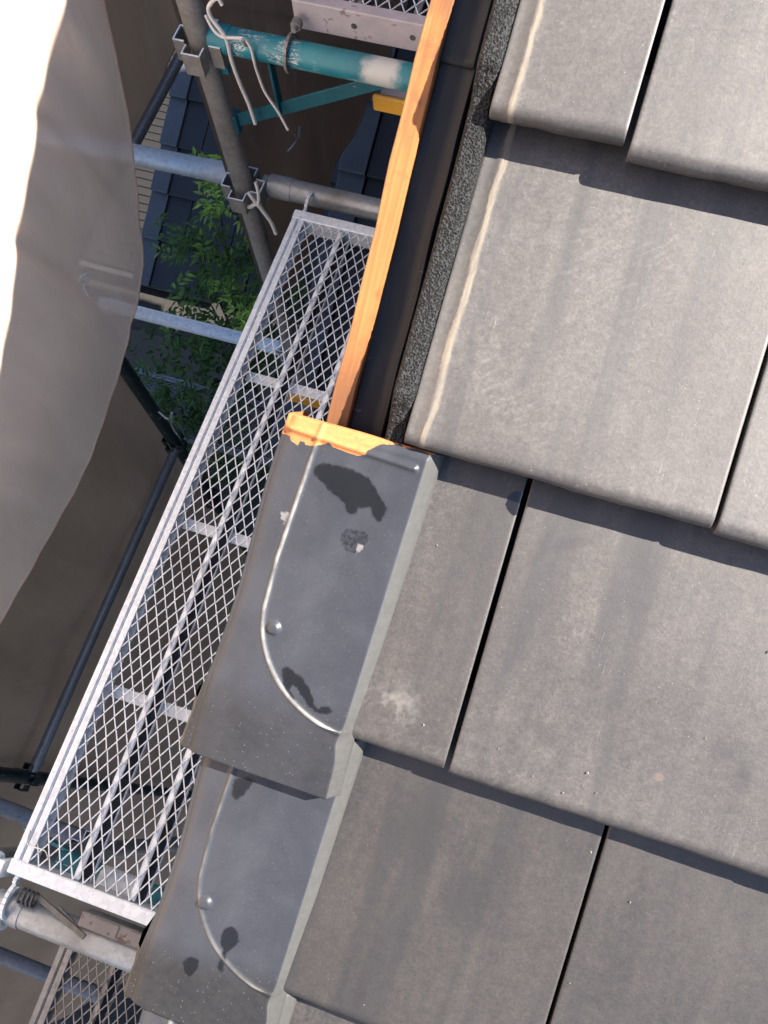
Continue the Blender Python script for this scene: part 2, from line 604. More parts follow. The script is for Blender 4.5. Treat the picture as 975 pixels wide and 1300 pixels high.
b.f += [[0, 1, 2, 3, 4, 5], [nb * 6 + q for q in (5, 4, 3, 2, 1, 0)]]; b.mi += [0, 0]; b.sm += [False, False]
roof_obj('verge_batten', b.mesh('verge_batten', MT.m))
b = MB()
b.box((-.175, .55, -.22), (.034, 3.9, .238))
roof_obj('barge_board', b.mesh('barge_board', m_simple('brown_barge_board', (.06, .045, .035), .5)))

MF = Mat('black_butyl_felt')
_c = MF.coord(deck)
fn = MF.noise(MF.mapped(_c, (1, .35, 1)), 26, 4, .6, 1.0)
ff = MF.noise(_c, 300, 3)
fcol = MF.ramp(fn, (.3, (.012, .0122, .0132)), (.7, (.022, .0222, .024)))
fs = MF.noise(MF.mapped(_c, (14, 60, 1), rot=(0, 0, .5)), 1.0, 3, .6, 2)
fcol = MF.mix(MF.smooth(fs, .70, .75), fcol, (.10, .10, .105))
MF.fin(fcol, MF.ramp(fn, (.3, .46), (.7, .6)), 0, MF.bump(ff, .12, .0006, MF.bump(fn, .14, .005)), .3)


def felt_sheet(name, y0, y1, dz, x0=-.1755, x1=-.134, lip=True, seed=0):
    b = MB()
    ny = int((y1 - y0) / .009) + 1
    prof = [(0.0, .003), (.04, .0008), (.2, 0), (.45, -.001), (.70, -.0008), (.745, .0022), (.765, .0026), (.785, .0004), (.80, -.005), (.86, -.010), (.93, -.009), (1.0, -.012)]
    for k in range(ny + 1):
        y = y0 + (y1 - y0) * k / ny
        for (t, h) in prof:
            wv = mnoise.noise(Vector((t * 2.2, y * 9 + seed, .3))) * .0028 + mnoise.noise(Vector((t * 6, y * 31 + seed, 2.3))) * .0011
            lipw = max(0.15, .6 + 1.3 * mnoise.noise(Vector((3.1, y * 5.0 + seed, 0)))) if lip else .4
            hh = h * (lipw if t > .75 and h > 0 else 1)
            sx = .0016 * mnoise.noise(Vector((7.7, y * 14 + seed, t))) * (1 if .6 < t < .95 else .25)
            b.v.append((x0 + (x1 - x0) * t + sx, y, -.0555 + dz + hh + (wv if .03 < t < .97 else 0)))
    n = len(prof)
    for k in range(ny):
        for q in range(n - 1):
            b.f.append([k * n + q, k * n + q + 1, (k + 1) * n + q + 1, (k + 1) * n + q]); b.mi.append(0); b.sm.append(True)
    # underside, so the sheet has thickness
    base = len(b.v)
    b.v += [(x, y, z - .002) for (x, y, z) in b.v[:base]]
    for k in range(ny):
        for q in range(n - 1):
            b.f.append([base + k * n + q, base + (k + 1) * n + q, base + (k + 1) * n + q + 1, base + k * n + q + 1]); b.mi.append(0); b.sm.append(True)
    for q in range(n - 1):
        b.f.append([q, base + q, base + q + 1, q + 1]); b.mi.append(0); b.sm.append(False)
        e = ny * n
        b.f.append([e + q, e + q + 1, base + e + q + 1, base + e + q]); b.mi.append(0); b.sm.append(False)
    return roof_obj(name, b.mesh(name, MF.m))


felt_sheet('verge_felt', -.30, .272, 0, seed=1)
tag(felt_sheet('verge_felt', .262, 2.2, .0028, seed=9), 'upper lap of verge felt with a scuffed cut end')

MFO = Mat('black_foam_closure_strip')
_c = MFO.coord(deck)
vo = MFO.vor(_c, 520)
fo2 = MFO.noise(_c, 700, 3, .7)
MFO.fin(MFO.mix(MFO.smooth(MFO.math('ADD', vo.outputs['Distance'], MFO.math('MULTIPLY', fo2, .4)), .62, .95), (.004, .004, .0042), (.030, .030, .031)), .62, 0,
        MFO.bump(MFO.math('ADD', vo.outputs['Distance'], fo2), 1.0, .0016), .25)
b = MB()
ny, nx = 760, 11
fy0, fy1 = -.068, 1.9


def tile_top(s):
    i = math.floor((.2215 - s) / .278) + 1
    for q in (i - 1, i, i + 1):
        if butt_s(q) <= s < butt_s(q - 1): return -BUTT * (s - butt_s(q)) / EXPO
    return -BUTT * .5


def foam_top(s):                            # soft strip: the steps of the courses rounded off
    return sum(tile_top(s + d * .0022) for d in range(-14, 15)) / 29


for k in range(ny + 1):
    t = k / ny
    y = fy0 + (fy1 - fy0) * t
    wx = .0012 * mnoise.noise(Vector((y * 8, 5, 1)))
    for q in range(nx + 1):
        u = q / nx
        x = -.1345 + wx + .0205 * u
        g = mnoise.noise(Vector((x * 420, y * 420, 1))) * .0011 + mnoise.noise(Vector((x * 1100, y * 1100, 4))) * .0007
        z = max(foam_top(y), -.0175) + .0045 - .006 * abs(2 * u - 1) ** 6 + g
        b.v.append((x, y, z))
    b.v.append((-.113 + wx, y, -.07))
    b.v.append((-.1345 + wx, y, -.07))
n = nx + 3
for k in range(ny):
    for q in range(n):
        q2 = (q + 1) % n
        b.f.append([k * n + q, k * n + q2, (k + 1) * n + q2, (k + 1) * n + q]); b.mi.append(0); b.sm.append(False)
b.f.append(list(range(n))[::-1]); b.mi.append(0); b.sm.append(False)
roof_obj('foam_strip', b.mesh('foam_strip', MFO.m))

# ------------------------------------------------------------------ verge tiles
MV = Mat('slate_blue_verge_tile')
_c = MV.coord()
pa = MV.n('ShaderNodeAttribute', {'attribute_name': 'paint'})
sep = MV.n('ShaderNodeSeparateColor', i0=pa.outputs['Color'])
k_or, k_bare, k_wet = sep.outputs[0], sep.outputs[1], sep.outputs[2]
k_pale = pa.outputs['Alpha']
band = MV.attr('band', 'Fac')
n1 = MV.noise(_c, 16, 5, .6, .5)
n2 = MV.noise(_c, 130, 4, .65)
n3 = MV.noise(_c, 600, 3, .7)
grain = MV.noise(MV.mapped(_c, (30, 5, 30)), 1.0, 4, .6)
vc = MV.ramp(MV.math('ADD', MV.math('MULTIPLY', n1, .7), MV.math('MULTIPLY', grain, .3)), (.28, (.021, .0223, .0275)), (.72, (.036, .038, .0455)))
vc = MV.mix(.3, vc, MV.ramp(n3, (.3, .6), (.7, 1.3)), 'MULTIPLY')
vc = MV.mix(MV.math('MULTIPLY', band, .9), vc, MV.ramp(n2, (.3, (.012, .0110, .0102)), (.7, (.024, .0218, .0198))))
vo = MV.vor(_c, 330)
spk = MV.math('MULTIPLY', MV.math('SUBTRACT', 1.0, MV.smooth(vo.outputs['Distance'], .10, .2)),
              MV.smooth(MV.n('ShaderNodeSeparateColor', i0=vo.outputs['Color']).outputs[0], .80, .86))
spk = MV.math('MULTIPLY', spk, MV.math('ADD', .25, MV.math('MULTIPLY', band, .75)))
vc = MV.mix(MV.math('MULTIPLY', spk, .6), vc, (.25, .245, .235))
vc = MV.mix(MV.smooth(MV.math('ADD', k_wet, MV.math('MULTIPLY', MV.math('SUBTRACT', MV.noise(_c, 330, 4, .7), .5), 1.1)), .28, .74), vc, MV.mix(n1, (.007, .007, .0075), (.011, .011, .0115)))
bare = MV.mix(n2, (.035, .0338, .0328), (.062, .060, .0572))
vc = MV.mix(MV.smooth(MV.math('ADD', k_bare, MV.math('MULTIPLY', MV.math('SUBTRACT', n2, .5), .3)), .3, .7), vc, bare)
vc = MV.mix(MV.math('MULTIPLY', k_pale, MV.smooth(n2, .42, .56)), vc, (.46, .43, .40))
vc = MV.mix(MV.math('MULTIPLY', MV.smooth(MV.attr('rib', 'Fac'), .22, .62), MV.ramp(MV.noise(_c, 45, 4, .6), (.3, .12), (.62, .8))), vc, (.24, .232, .22))
orn = MV.mix(n1, (.36, .125, .036), (.44, .17, .055))
orn = MV.mix(.5, orn, MV.ramp(MV.noise(_c, 260, 4, .75), (.3, .55), (.7, 1.3)), 'MULTIPLY')
orn = MV.mix(MV.smooth(MV.noise(_c, 60, 4, .7), .58, .68), orn, (.26, .11, .04))
orn = MV.mix(MV.smooth(n2, .68, .75), orn, (.78, .62, .45))
ko = MV.smooth(MV.math('ADD', k_or, MV.math('MULTIPLY', MV.math('SUBTRACT', n2, .5), .2)), .46, .54)
vc = MV.mix(ko, vc, orn)
vr = MV.ramp(n1, (.3, .36), (.7, .46))
vr = MV.mix(ko, vr, (.8, .8, .8))
vr = MV.mix(k_bare, vr, (.62, .62, .62))
vr = MV.mix(MV.math('MULTIPLY', k_wet, .8), vr, (.16, .16, .16))
MV.fin(vc, vr, 0, MV.bump(n3, .10, .0006, MV.bump(n2, .12, .001)), MV.math('MULTIPLY_ADD', band, -.36, .45))


def in_poly(x, y, poly):
    c = False
    j = len(poly) - 1
    for i in range(len(poly)):
        xi, yi = poly[i]
        xj, yj = poly[j]
        if (yi > y) != (yj > y) and x < (xj - xi) * (y - yi) / (yj - yi) + xi: c = not c
        j = i
    return c


BIG_A = [(-0.1878, -0.1074), (-0.1798, -0.1023), (-0.1649, -0.1011), (-0.1497, -0.1018), (-0.1358, -0.1045), (-0.1268, -0.1134), (-0.1183, -0.1208), (-0.1132, -0.1276), (-0.1166, -0.1401), (-0.1239, -0.1373), (-0.1277, -0.1293), (-0.1399, -0.1336), (-0.1385, -0.139), (-0.1465, -0.1405), (-0.1528, -0.1323), (-0.167, -0.1264), (-0.1752, -0.1205), (-0.1867, -0.1154)]
SPECK_A = [(-0.1485, -0.1594), (-0.1434, -0.1529), (-0.1336, -0.1517), (-0.125, -0.1525), (-0.1222, -0.1567), (-0.1238, -0.1639), (-0.1296, -0.174), (-0.1398, -0.1737), (-0.1465, -0.1673)]
LONG_A = [(-0.1689, -0.2971), (-0.1666, -0.2925), (-0.1606, -0.2934), (-0.1542, -0.2962), (-0.1479, -0.298), (-0.1406, -0.3043), (-0.1335, -0.3137), (-0.1295, -0.3221), (-0.1244, -0.3194), (-0.1197, -0.3154), (-0.1119, -0.3201), (-0.1194, -0.3241), (-0.1248, -0.3255), (-0.1308, -0.3245), (-0.1399, -0.3188), (-0.1486, -0.3109), (-0.1535, -0.3067), (-0.1573, -0.3109), (-0.149, -0.3209), (-0.1506, -0.3224), (-0.1629, -0.3118)]
ORANGE = [(-0.24, -0.0876), (-0.2173, -0.0876), (-0.2156, -0.0912), (-0.2073, -0.0939), (-0.2066, -0.0896), (-0.2026, -0.0885), (-0.2011, -0.0914), (-0.193, -0.09), (-0.1838, -0.086), (-0.1795, -0.0831), (-0.1762, -0.0863), (-0.1633, -0.0876), (-0.1516, -0.0881), (-0.1449, -0.085), (-0.1436, -0.0806), (-0.1342, -0.0724), (-0.1202, -0.0694), (-0.117, -0.0661), (-0.1148, -0.0703), (-0.1011, -0.0682), (-0.0869, -0.0699), (-.05, -.069)]
PALE_A = [(-0.2074, -0.1564), (-0.1994, -0.154), (-0.1983, -0.1656), (-0.2039, -0.1672)]
B1 = [(-0.191, -0.4216), (-0.1795, -0.416), (-0.1699, -0.4146), (-0.1746, -0.4245), (-0.178, -0.4345), (-0.1848, -0.442), (-0.1906, -0.4391)]
B2 = [(-0.1646, -0.5776), (-0.1622, -0.5689), (-0.1572, -0.5653), (-0.1501, -0.5671), (-0.1459, -0.5762), (-0.1482, -0.585), (-0.1538, -0.592), (-0.1545, -0.6017), (-0.1534, -0.6154), (-0.1613, -0.6108), (-0.1592, -0.6005), (-0.1585, -0.5908), (-0.1634, -0.5865)]
B3 = [(-0.1952, -0.6185), (-0.1883, -0.6093), (-0.1792, -0.6103), (-0.1785, -0.6195), (-0.1847, -0.6316), (-0.191, -0.6279)]
B4 = [(-.2005, -.402), (-.186, -.400), (-.184, -.404), (-.198, -.407)]
LVT = .332
BB = {id(p): (min(q[0] for q in p) - .004, max(q[0] for q in p) + .004, min(q[1] for q in p) - .004, max(q[1] for q in p) + .004) for p in (BIG_A, LONG_A, B1, B2, B3, B4)}


def rib_dist(x, v):
    """signed-less distance to the raised rib line: straight run, then a quarter ellipse to the right edge"""
    if v < .172:
        return abs(x - (-.190 - .010 * min(1, v / .13)))
    cx, cv, ax, av = -.094, .172, .106, .097
    e = math.hypot((x - cx) / ax, (v - cv) / av)
    if x > -.088: return 1
    g = math.hypot((x - cx) / ax ** 2, (v - cv) / av ** 2) / max(e, 1e-6)
    return abs(e - 1) / max(g, 1e-6)


def verge_mesh(name, s_head, wets, speck=None, pale=None, orange=False, bump_at=(-.1876, .186), band_amt=.5, step=.00135, rib_amt=1.0):
    """roof x; y measured from the tile head (negative = down the slope); z off the tile plane"""
    nu = int(.13 / step)
    nv = int(LVT / step)
    V, F, P, BD, RB = [], [], [], [], []
    cols = None
    for iv in range(-2, nv + 5):
        v = min(max(iv, 0), nv) / nv * LVT
        t = v / LVT
        base = -.0085 + .0225 * t
        end_drop, y = 0.0, -v
        if iv == -2: end_drop, y = -.020, -v
        if iv == -1: end_drop, y = -.0025, 0.0005
        if iv == nv + 1: end_drop, y = -.0012, -v - .0011
        if iv == nv + 2: end_drop, y = -.0035, -v - .0016
        if iv == nv + 3: end_drop, y = -.0135, -v - .0012
        if iv == nv + 4: end_drop, y = -.0140, -v + .045
        xl = -.2225 - .0155 * t - .002 * math.sin(t * 9)
        knee = max(0.0, 1 - abs(v - .272) / .012)
        xin = -.0905 - .0115 * t + .004 * max(0, (v - .262) / .07) - .0035 * math.exp(-((v - .278) / .012) ** 2)
        xout = -.0792 - .0125 * t + .003 * max(0, (v - .262) / .07)
        wing = .012 * max(0, (t - .72) / .28) ** 1.3
        row = []
        row.append((xl - .006 - wing, base - .085))
        row.append((xl - .005 - wing, base - .03))
        row.append((xl - .004 - wing * .7, base - .012))
        row.append((xl - .0022 - wing * .4, base - .005))
        for iu in range(nu + 1):
            u = iu / nu
            x = xl + (xin - xl) * u
            z = base - .0035 * max(0, 1 - (x - xl) / .009) ** 2
            z -= .0025 * max(0, 1 - (x - xl) / .05) ** 2
            d = rib_dist(x, v)
            z += .0020 * math.exp(-(d / .0022) ** 2)
            db = math.hypot(x - bump_at[0], v - bump_at[1])
            if db < .0075: z += .0036 * (1 - max(0, (db - .0032) / .0043) ** 1.5) if db > .0032 else .0036
            # water bead near the head and stepped lip
            if .014 < x + .165 and v < .04 or v < .04:
                vb = .0115 + (x + .22) * .045
                inb = min(1, max(0, (-.0955 - x) / .003))
                z += .0030 * math.exp(-((v - vb) / .0028) ** 2) * inb
                z -= .0022 * max(0, 1 - v / .0075) * 1.0
            if v > .272: z += .0008 * min(1, (v - .272) / .01)
            z += .0003 * mnoise.noise(Vector((x * 40, v * 40, 3)))
            row.append((x, z))
        row.append((xin + .0012, base - .0010))
        row.append((xout - .0018, base - .0118))
        row.append((xout, base - .0145))
        row.append((xout + .0008, base - .024 - .012))
        row.append((xout + .0006, base - .060))
        if cols is None: cols = len(row)
        s = s_head - v
        for ci, (x, z) in enumerate(row):
            V.append((x, y, z + end_drop))
            jx = x + .0010 * mnoise.noise(Vector((x * 260, s * 260, 1)))
            jy = s + .0010 * mnoise.noise(Vector((x * 260, s * 260, 7)))
            r = g = bl = al = rb = 0.0
            if orange:
                yo = -1 if x > -.2 else -.088
                for q in range(len(ORANGE) - 1):
                    if ORANGE[q][0] <= x < ORANGE[q + 1][0]:
                        f = (x - ORANGE[q][0]) / (ORANGE[q + 1][0] - ORANGE[q][0])
                        yo = ORANGE[q][1] + f * (ORANGE[q + 1][1] - ORANGE[q][1])
                jo = s + .0006 * mnoise.noise(Vector((x * 500, s * 500, 7)))
                r = min(1, max(0, .5 + (jo - yo) / .0024))
                if iv < 0: r = 1.0
                if ci >= cols - 4: r = 0.0
            if v < .268 or x > -.088:
                d = rib_dist(x, v)
                fade = .62 if v > .05 else .5
                g = max(0, 1 - (d / .0029) ** 2) * (fade + .3 * mnoise.noise(Vector((x * 30, v * 60, 4))))
                rb = g
            if ci >= cols - 5: g = .95
            for pl in wets:
                x0_, x1_, y0_, y1_ = BB[id(pl)]
                if x0_ < x < x1_ and y0_ < s < y1_:
                    bl = max(bl, sum(in_poly(jx + ox, jy + oy, pl) for ox in (-.0018, -.0006, .0006, .0018) for oy in (-.0018, -.0006, .0006, .0018)) / 16)
            if speck and in_poly(jx, jy, speck):
                bl = max(bl, .5)
                if x > -.131 and s < -.164: al = .26
            if pale and in_poly(jx, jy, pale): al = .24
            P.append((r, g, bl, al))
            RB.append(rb * rib_amt)
            edge = v - (.272 - .010 * (1 if x < -.2 else 0))
            rib_under = 1.0 if (v > .18 and x < -.09 and math.hypot((x + .094) / .106, (v - .172) / .097) > 1.12 and v > .235) else 0.0
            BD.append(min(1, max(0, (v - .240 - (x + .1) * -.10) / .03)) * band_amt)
    rows = len(V) // cols
    for a in range(rows - 1):
        for c in range(cols - 1):
            i = a * cols + c
            F.append((i, i + cols, i + cols + 1, i + 1))
    me = bpy.data.meshes.new(name)
    me.from_pydata(V, [], F)
    me.materials.append(MV.m)
    me.polygons.foreach_set('use_smooth', [True] * len(F))
    at = me.color_attributes.new('paint', 'FLOAT_COLOR', 'POINT')
    at.data.foreach_set('color', [q for p in P for q in p])
    ar = me.attributes.new('rib', 'FLOAT', 'POINT')
    ar.data.foreach_set('value', RB)
    ab = me.attributes.new('band', 'FLOAT', 'POINT')
    ab.data.foreach_set('value', BD)
    me.update()
    return me


HEAD_A, HEAD_B = -.0685, -.349
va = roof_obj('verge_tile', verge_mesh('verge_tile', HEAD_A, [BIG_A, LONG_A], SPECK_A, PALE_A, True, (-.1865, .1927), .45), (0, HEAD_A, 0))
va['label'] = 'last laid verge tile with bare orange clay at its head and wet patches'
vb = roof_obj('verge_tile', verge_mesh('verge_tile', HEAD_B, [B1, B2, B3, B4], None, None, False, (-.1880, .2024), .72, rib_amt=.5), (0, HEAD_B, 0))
vb['label'] = 'verge tile overlapped by the one above, with drip marks'
low_me = verge_mesh('verge_tile', -3, [], step=.006)
for k in range(2, 5):
    roof_obj('verge_tile', low_me, (0, HEAD_B - .278 * (k - 1), 0))

# house walls under the roof (out of sight from above, but standing there)
b = MB()
y0, y1 = -.75, 4.4


def roof_h(y): return (ROOF0.z - .21) + (y - ROOF0.y) * math.tan(TH)


for x0, x1 in ((-.06, .06),):
    vs = [(x0, y0, 0), (x0, y1, 0), (x0, y1, roof_h(y1)), (x0, y0, roof_h(y0)), (x1, y0, 0), (x1, y1, 0), (x1, y1, roof_h(y1)), (x1, y0, roof_h(y0))]
    b.add(vs, [(0, 3, 2, 1), (4, 5, 6, 7), (0, 1, 5, 4), (2, 3, 7, 6), (0, 4, 7, 3), (1, 2, 6, 5)])
b.box((1.6, -.69, roof_h(-.69) / 2 - .02), (3.08, .12, roof_h(-.69) - .04))
MW = m_simple('dark_render_wall', (.055, .055, .06), .85, 0, .2, 8)
b.build('wall', MW, house)

# ------------------------------------------------------------------ scaffold materials
G_NEW = m_galv('galvanised_new', .86, .42, (.89, .99, 1.10), .10, .05)
G_MESH = m_galv('galvanised_mesh', .80, .42, (.89, .99, 1.10), .6, .05)
G_SHADE = m_galv('galvanised_painted_shade', .10, .6, (1, 1, 1.02), .5, .1)  # darker galvanised copy: shade inside the stiffeners painted into the colour
G_PIPE = m_galv('galvanised_pipe', .38, .36, (.90, 1, 1.08), .7, .35)
G_OLD = m_galv('galvanised_weathered', .27, .5, (1, .98, .95), .6, .4)
G_DARK = m_galv('galvanised_dull', .20, .5, (1, 1.0, 1.02), .5, .4)
P_TEAL = m_paint('teal_scaffold_paint', (.014, .20, .26), (.40, .44, .45), .76)
def teal_arm():
    M = Mat('teal_paint_sun_patch')
    c = M.coord()
    n1 = M.noise(c, 14, 7, .65)
    n2 = M.noise(c, 70, 5, .7)
    cc = M.ramp(n1, (.25, (.010, .14, .185)), (.75, (.018, .25, .31)))
    p = M.mapped(c, (9, 14, 14), loc=(-.395 * 9, 0, -.2))
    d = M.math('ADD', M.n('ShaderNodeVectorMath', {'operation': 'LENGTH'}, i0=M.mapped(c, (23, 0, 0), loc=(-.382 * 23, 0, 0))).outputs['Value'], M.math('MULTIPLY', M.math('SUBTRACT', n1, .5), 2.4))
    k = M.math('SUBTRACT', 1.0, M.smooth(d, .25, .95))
    cc = M.mix(M.math('MULTIPLY', k, .85), cc, (.62, .62, .60))  # sun glare on the arm, painted in as a pale patch
    for rz, lo in ((.35, 0), (-.5, 4)):
        sn = M.noise(M.mapped(c, (14, 70, 70), rot=(0, rz, rz), loc=(lo, 0, 0)), 1.0, 3, .6, 1.5)
        ln = M.math('SUBTRACT', 1.0, M.smooth(M.math('ABSOLUTE', M.math('SUBTRACT', sn, .5)), .004, .016))
        cc = M.mix(M.math('MULTIPLY', ln, M.smooth(M.noise(c, 17, 2), .52, .62)), cc, (.6, .64, .63))
    return M.fin(cc, .42, 0, M.bump(n2, .1, .001))


P_TEALB = m_paint('teal_brace_paint', (.010, .10, .135), (.2, .24, .25), .7)
P_LILAC = m_paint('worn_lilac_paint', (.44, .41, .45), (.24, .20, .19), .66, white=False)
P_LILACD = m_paint('rusty_lilac_paint', (.20, .185, .18), (.09, .06, .05), .58, white=False)
P_GREEN = m_paint('dark_green_scaffold_paint', (.012, .025, .026), (.1, .1, .1), .68)
P_POST = m_galv('weathered_post', .30, .55, (1, .97, .90), .7, .3)
M_YEL = m_paint('yellow_plastic', (.62, .33, .03), (.5, .4, .2), .75, .4, False)
M_CORD = m_simple('white_cord', (.72, .70, .66), .8, 0, .1, 300, .5)
M_WIRE = m_simple('steel_wire', (.55, .55, .55), .35, .7, .1)
M_DARKSTEEL = m_simple('dark_steel', (.12, .12, .12), .5, .5, .4, 60)


def jn(i, j, s, a): return .0012 * mnoise.noise(Vector((i * 1.37 + s * .11, j * 1.91, a * 7.3 + .5)))


def mesh_panel(b, x0, x1, y0, y1, z, dx=.0215, dy=.0405, w=.0021, t=.0023, along='y'):
    """expanded metal: zig-zag strands that touch at the knuckles"""
    L0, L1 = (y0, y1)
    n = int(round((x1 - x0) / dx))
    dx = (x1 - x0) / n
    k = int(round((L1 - L0) / (dy / 2)))
    hy = (L1 - L0) / k
    for i in range(n + 1):
        for j in range(k):
            sgn = 1 if (j % 2 == 0) else -1
            for side in (-1, 1):
                xa = x0 + dx * i
                a = xa + side * (dx / 2 if sgn < 0 else 0)
                c = xa + side * (0 if sgn < 0 else dx / 2)
                ya, yc = L0 + hy * j, L0 + hy * (j + 1)
                lo, hi = x0 - .002, x1 + .002
                if min(a, c) < lo or max(a, c) > hi: continue
                if along == 'y': p, q = (a, ya), (c, yc)
                else: p, q = (ya, a), (yc, c)
                p = (p[0] + jn(i, j, side, 0), p[1] + jn(i, j, side, 1)); q = (q[0] + jn(i, j + 1, side, 0), q[1] + jn(i, j + 1, side, 1))
                d = Vector((q[0] - p[0], q[1] - p[1], 0)).normalized()
                nx_, ny_ = -d.y * w / 2, d.x * w / 2
                zz = z + (.0006 if side > 0 else -.0006)
                vs = [(p[0] - nx_, p[1] - ny_, zz), (p[0] + nx_, p[1] + ny_, zz), (q[0] + nx_, q[1] + ny_, zz), (q[0] - nx_, q[1] - ny_, zz)]
                vs += [(x, y, zz_ - t) for (x, y, zz_) in vs]
                b.add(vs, [(0, 1, 2, 3)[::-1], (4, 5, 6, 7), (0, 4, 7, 3), (1, 2, 6, 5)])


def walkway(loc, L, Wd, label, group, mats, hooks=True, bars=(.354, .72, 1.086), mesh_kw=None, lilac_end=False):
    """steel scaffold walkway; local x 0..Wd, y 0..L, top at z 0"""
    g_rail, g_mesh, g_cap = mats
    root = empty('scaffold_walkway', loc, label, 'scaffold walkway', group)
    x0, y0, z0 = loc

    def P(x, y, z): return Vector((x0 + x, y0 + y, z0 + z))
    for side in (0, 1):
        b = MB()
        sx = 1 if side == 0 else -1
        xb = 0 if side == 0 else Wd
        b.box(P(xb + sx * .0065, L / 2, -.002), (.013, L - .05, .004), None, 0, .0015)         # top lip
        b.box(P(xb + sx * .0015, L / 2, -.026), (.003, L - .05, .046))                          # outer web
        b.box(P(xb + sx * .0135, L / 2, -.010), (.002, L - .05, .014))                          # groove wall
        b.box(P(xb + sx * .0235, L / 2, -.0025), (.014, L - .05, .003), None, 0, .001)                         # inner ledge that holds the mesh
        b.box(P(xb + sx * .014, L / 2, -.047), (.026, L - .05, .003))                           # bottom flange
        b.build('side_rail', g_rail, root)
    for e in (0, 1):
        b = MB()
        yb = .0125 if e == 0 else L - .0125
        hgt = .052 if not lilac_end else .06
        b.box(P(Wd / 2, yb, -hgt / 2), (Wd + .004, .025, hgt), None, 0, .002)
        if lilac_end and e == 0:
            for hx in (.12, .235):                                # bolt holes, drilled discs of shadowed steel
                b.tube([P(hx, -.0006, -.03), P(hx, .004, -.03)], .006, 10, 1)
        ob = b.build('end_cap', [g_cap, M_DARKSTEEL], root)
    b = MB()
    kw = dict(dx=.0215, dy=.0405)
    kw.update(mesh_kw or {})
    mesh_panel(b, x0 + .0275, x0 + Wd - .0275, y0 + .026, y0 + L - .026, z0 - .004, **kw)
    b.build('expanded_mesh', g_mesh, root)
    for xs in (.121, .231):
        if xs > Wd - .05: continue
        b = MB()
        b.box(P(xs, L / 2, -.0125), (.0125, L - .052, .006), None, 0, .002)
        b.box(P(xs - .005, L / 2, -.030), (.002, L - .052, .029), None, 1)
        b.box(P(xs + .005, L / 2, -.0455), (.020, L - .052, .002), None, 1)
        b.box(P(xs + .0165, L / 2, -.0425), (.003, L - .052, .008))
        b.build('stiffener', [g_rail, G_SHADE], root)
    for yb in bars:
        b = MB()
        b.box(P(Wd / 2, yb, -.0515), (Wd - .058, .024, .004), None, 0, .001)
        b.build('cross_bar', g_rail, root)
    if hooks:
        for e in (0, 1):
            for xs in (.012, Wd - .03):
                b = MB()
                yb = 0 if e == 0 else L
                sg = -1 if e == 0 else 1
                pts = []
                rad = .0325
                cy, cz = yb + sg * .047, -.047
                for k in range(11):
                    a = math.radians(200 - 22 * k) if e == 0 else math.radians(-20 + 22 * k)
                    pts.append((cy + math.cos(a) * rad * (-1 if e == 0 else -1) * (1), cz + math.sin(a) * rad))
                pts = [(yb, -.03), (yb + sg * .012, -.020)] + [(cy - sg * rad * math.cos(math.radians(40 + 14 * k)) * -0 - sg * rad * math.cos(math.radians(30 + 17 * k)), cz + rad * math.sin(math.radians(30 + 17 * k))) for k in range(10)]
                for (ya, za), (yc, zc) in zip(pts[:-1], pts[1:]):
                    b.beam(P(xs, ya, za), P(xs, yc, zc), .007, .007, Vector((1, 0, 0)))
                b.build('hook', g_cap, root)
    return root


WK = 'expanded metal scaffold walkways'
PLAT = W(-.695, -.318, 1.6)
main_walk = walkway(PLAT, 1.51, .345, 'clean bright galvanised walkway running beside the roof verge', WK, (G_NEW, G_MESH, G_NEW))
walkway(W(-.665, 1.292, 1.135), 1.5, .345, 'worn lilac ended walkway resting on the teal bracket', WK, (G_OLD, G_MESH, P_LILAC), hooks=False, lilac_end=True,
        mesh_kw=dict(dx=.026, dy=.046))
walkway(W(-.672, -2.0, 1.95), 1.555, .345, 'dull weathered walkway under the near end of the clean walkway', WK, (G_OLD, G_OLD, G_OLD), hooks=False, mesh_kw=dict(dx=.021, dy=.038))
cross = walkway(W(-1.15, 1.50, 4.25), 1.51, .345, 'far dark walkway crosswise behind the dark green post', WK, (G_DARK, G_DARK, G_DARK), hooks=False)
cross.rotation_euler = (0, 0, math.pi / 2)

# ------------------------------------------------------------------ posts
PG = 'scaffold posts'


def pocket(b, c, ang, s=.025):
    """open-topped wedge socket of folded sheet on the side of a post"""
    R = Matrix.Rotation(ang, 3, 'Z')
    c = Vector(c)
    for (off, d) in (((.0245 + s, 0, 0), (.0028, s * 1.5, .048)), ((.026 + s / 2, s * .75, 0), (s, .0028, .048)), ((.026 + s / 2, -s * .75, 0), (s, .0028, .048))):
        b.box(c + R @ Vector(off), d, R, 0, .0006)
        b.box(c + R @ Vector(off) + Vector((0, 0, d[2] / 2 + .0008)), (d[0] * .96, d[1] * .96, .0015), R, 1)


def post(x, y, htop, label, mat, levels, r=.0243, hbot=6.5):
    base = W(x, y, hbot)
    root = empty('scaffold_post', base, label, 'scaffold post', PG)
    b = MB()
    b.tube([W(x, y, hbot), W(x, y, htop)], r, 20, 0, True, .86)
    b.build('tube', mat, root)
    for h in levels:
        for a in range(4):
            b = MB()
            pocket(b, W(x, y, h), a * math.pi / 2)
            b.build('wedge_pocket', [mat, G_NEW if mat is P_POST else mat], root)
    return root


post(-.852, 1.24, .35, 'grey weathered post behind the far corner of the clean walkway', P_POST, (1.235, 1.64, 2.4))
post(-.852, -.36, .75, 'grey post at the near end of the clean walkway, almost hidden', P_POST, (1.66, 2.4))
post(-1.56, 1.17, 2.6, 'dark green post at the far end of the black handrail', P_GREEN, (3.4, 4.1), .027)
post(-1.56, -.34, 2.6, 'dark green post at the near end of the black handrail', P_GREEN, (3.05, 3.4), .027)

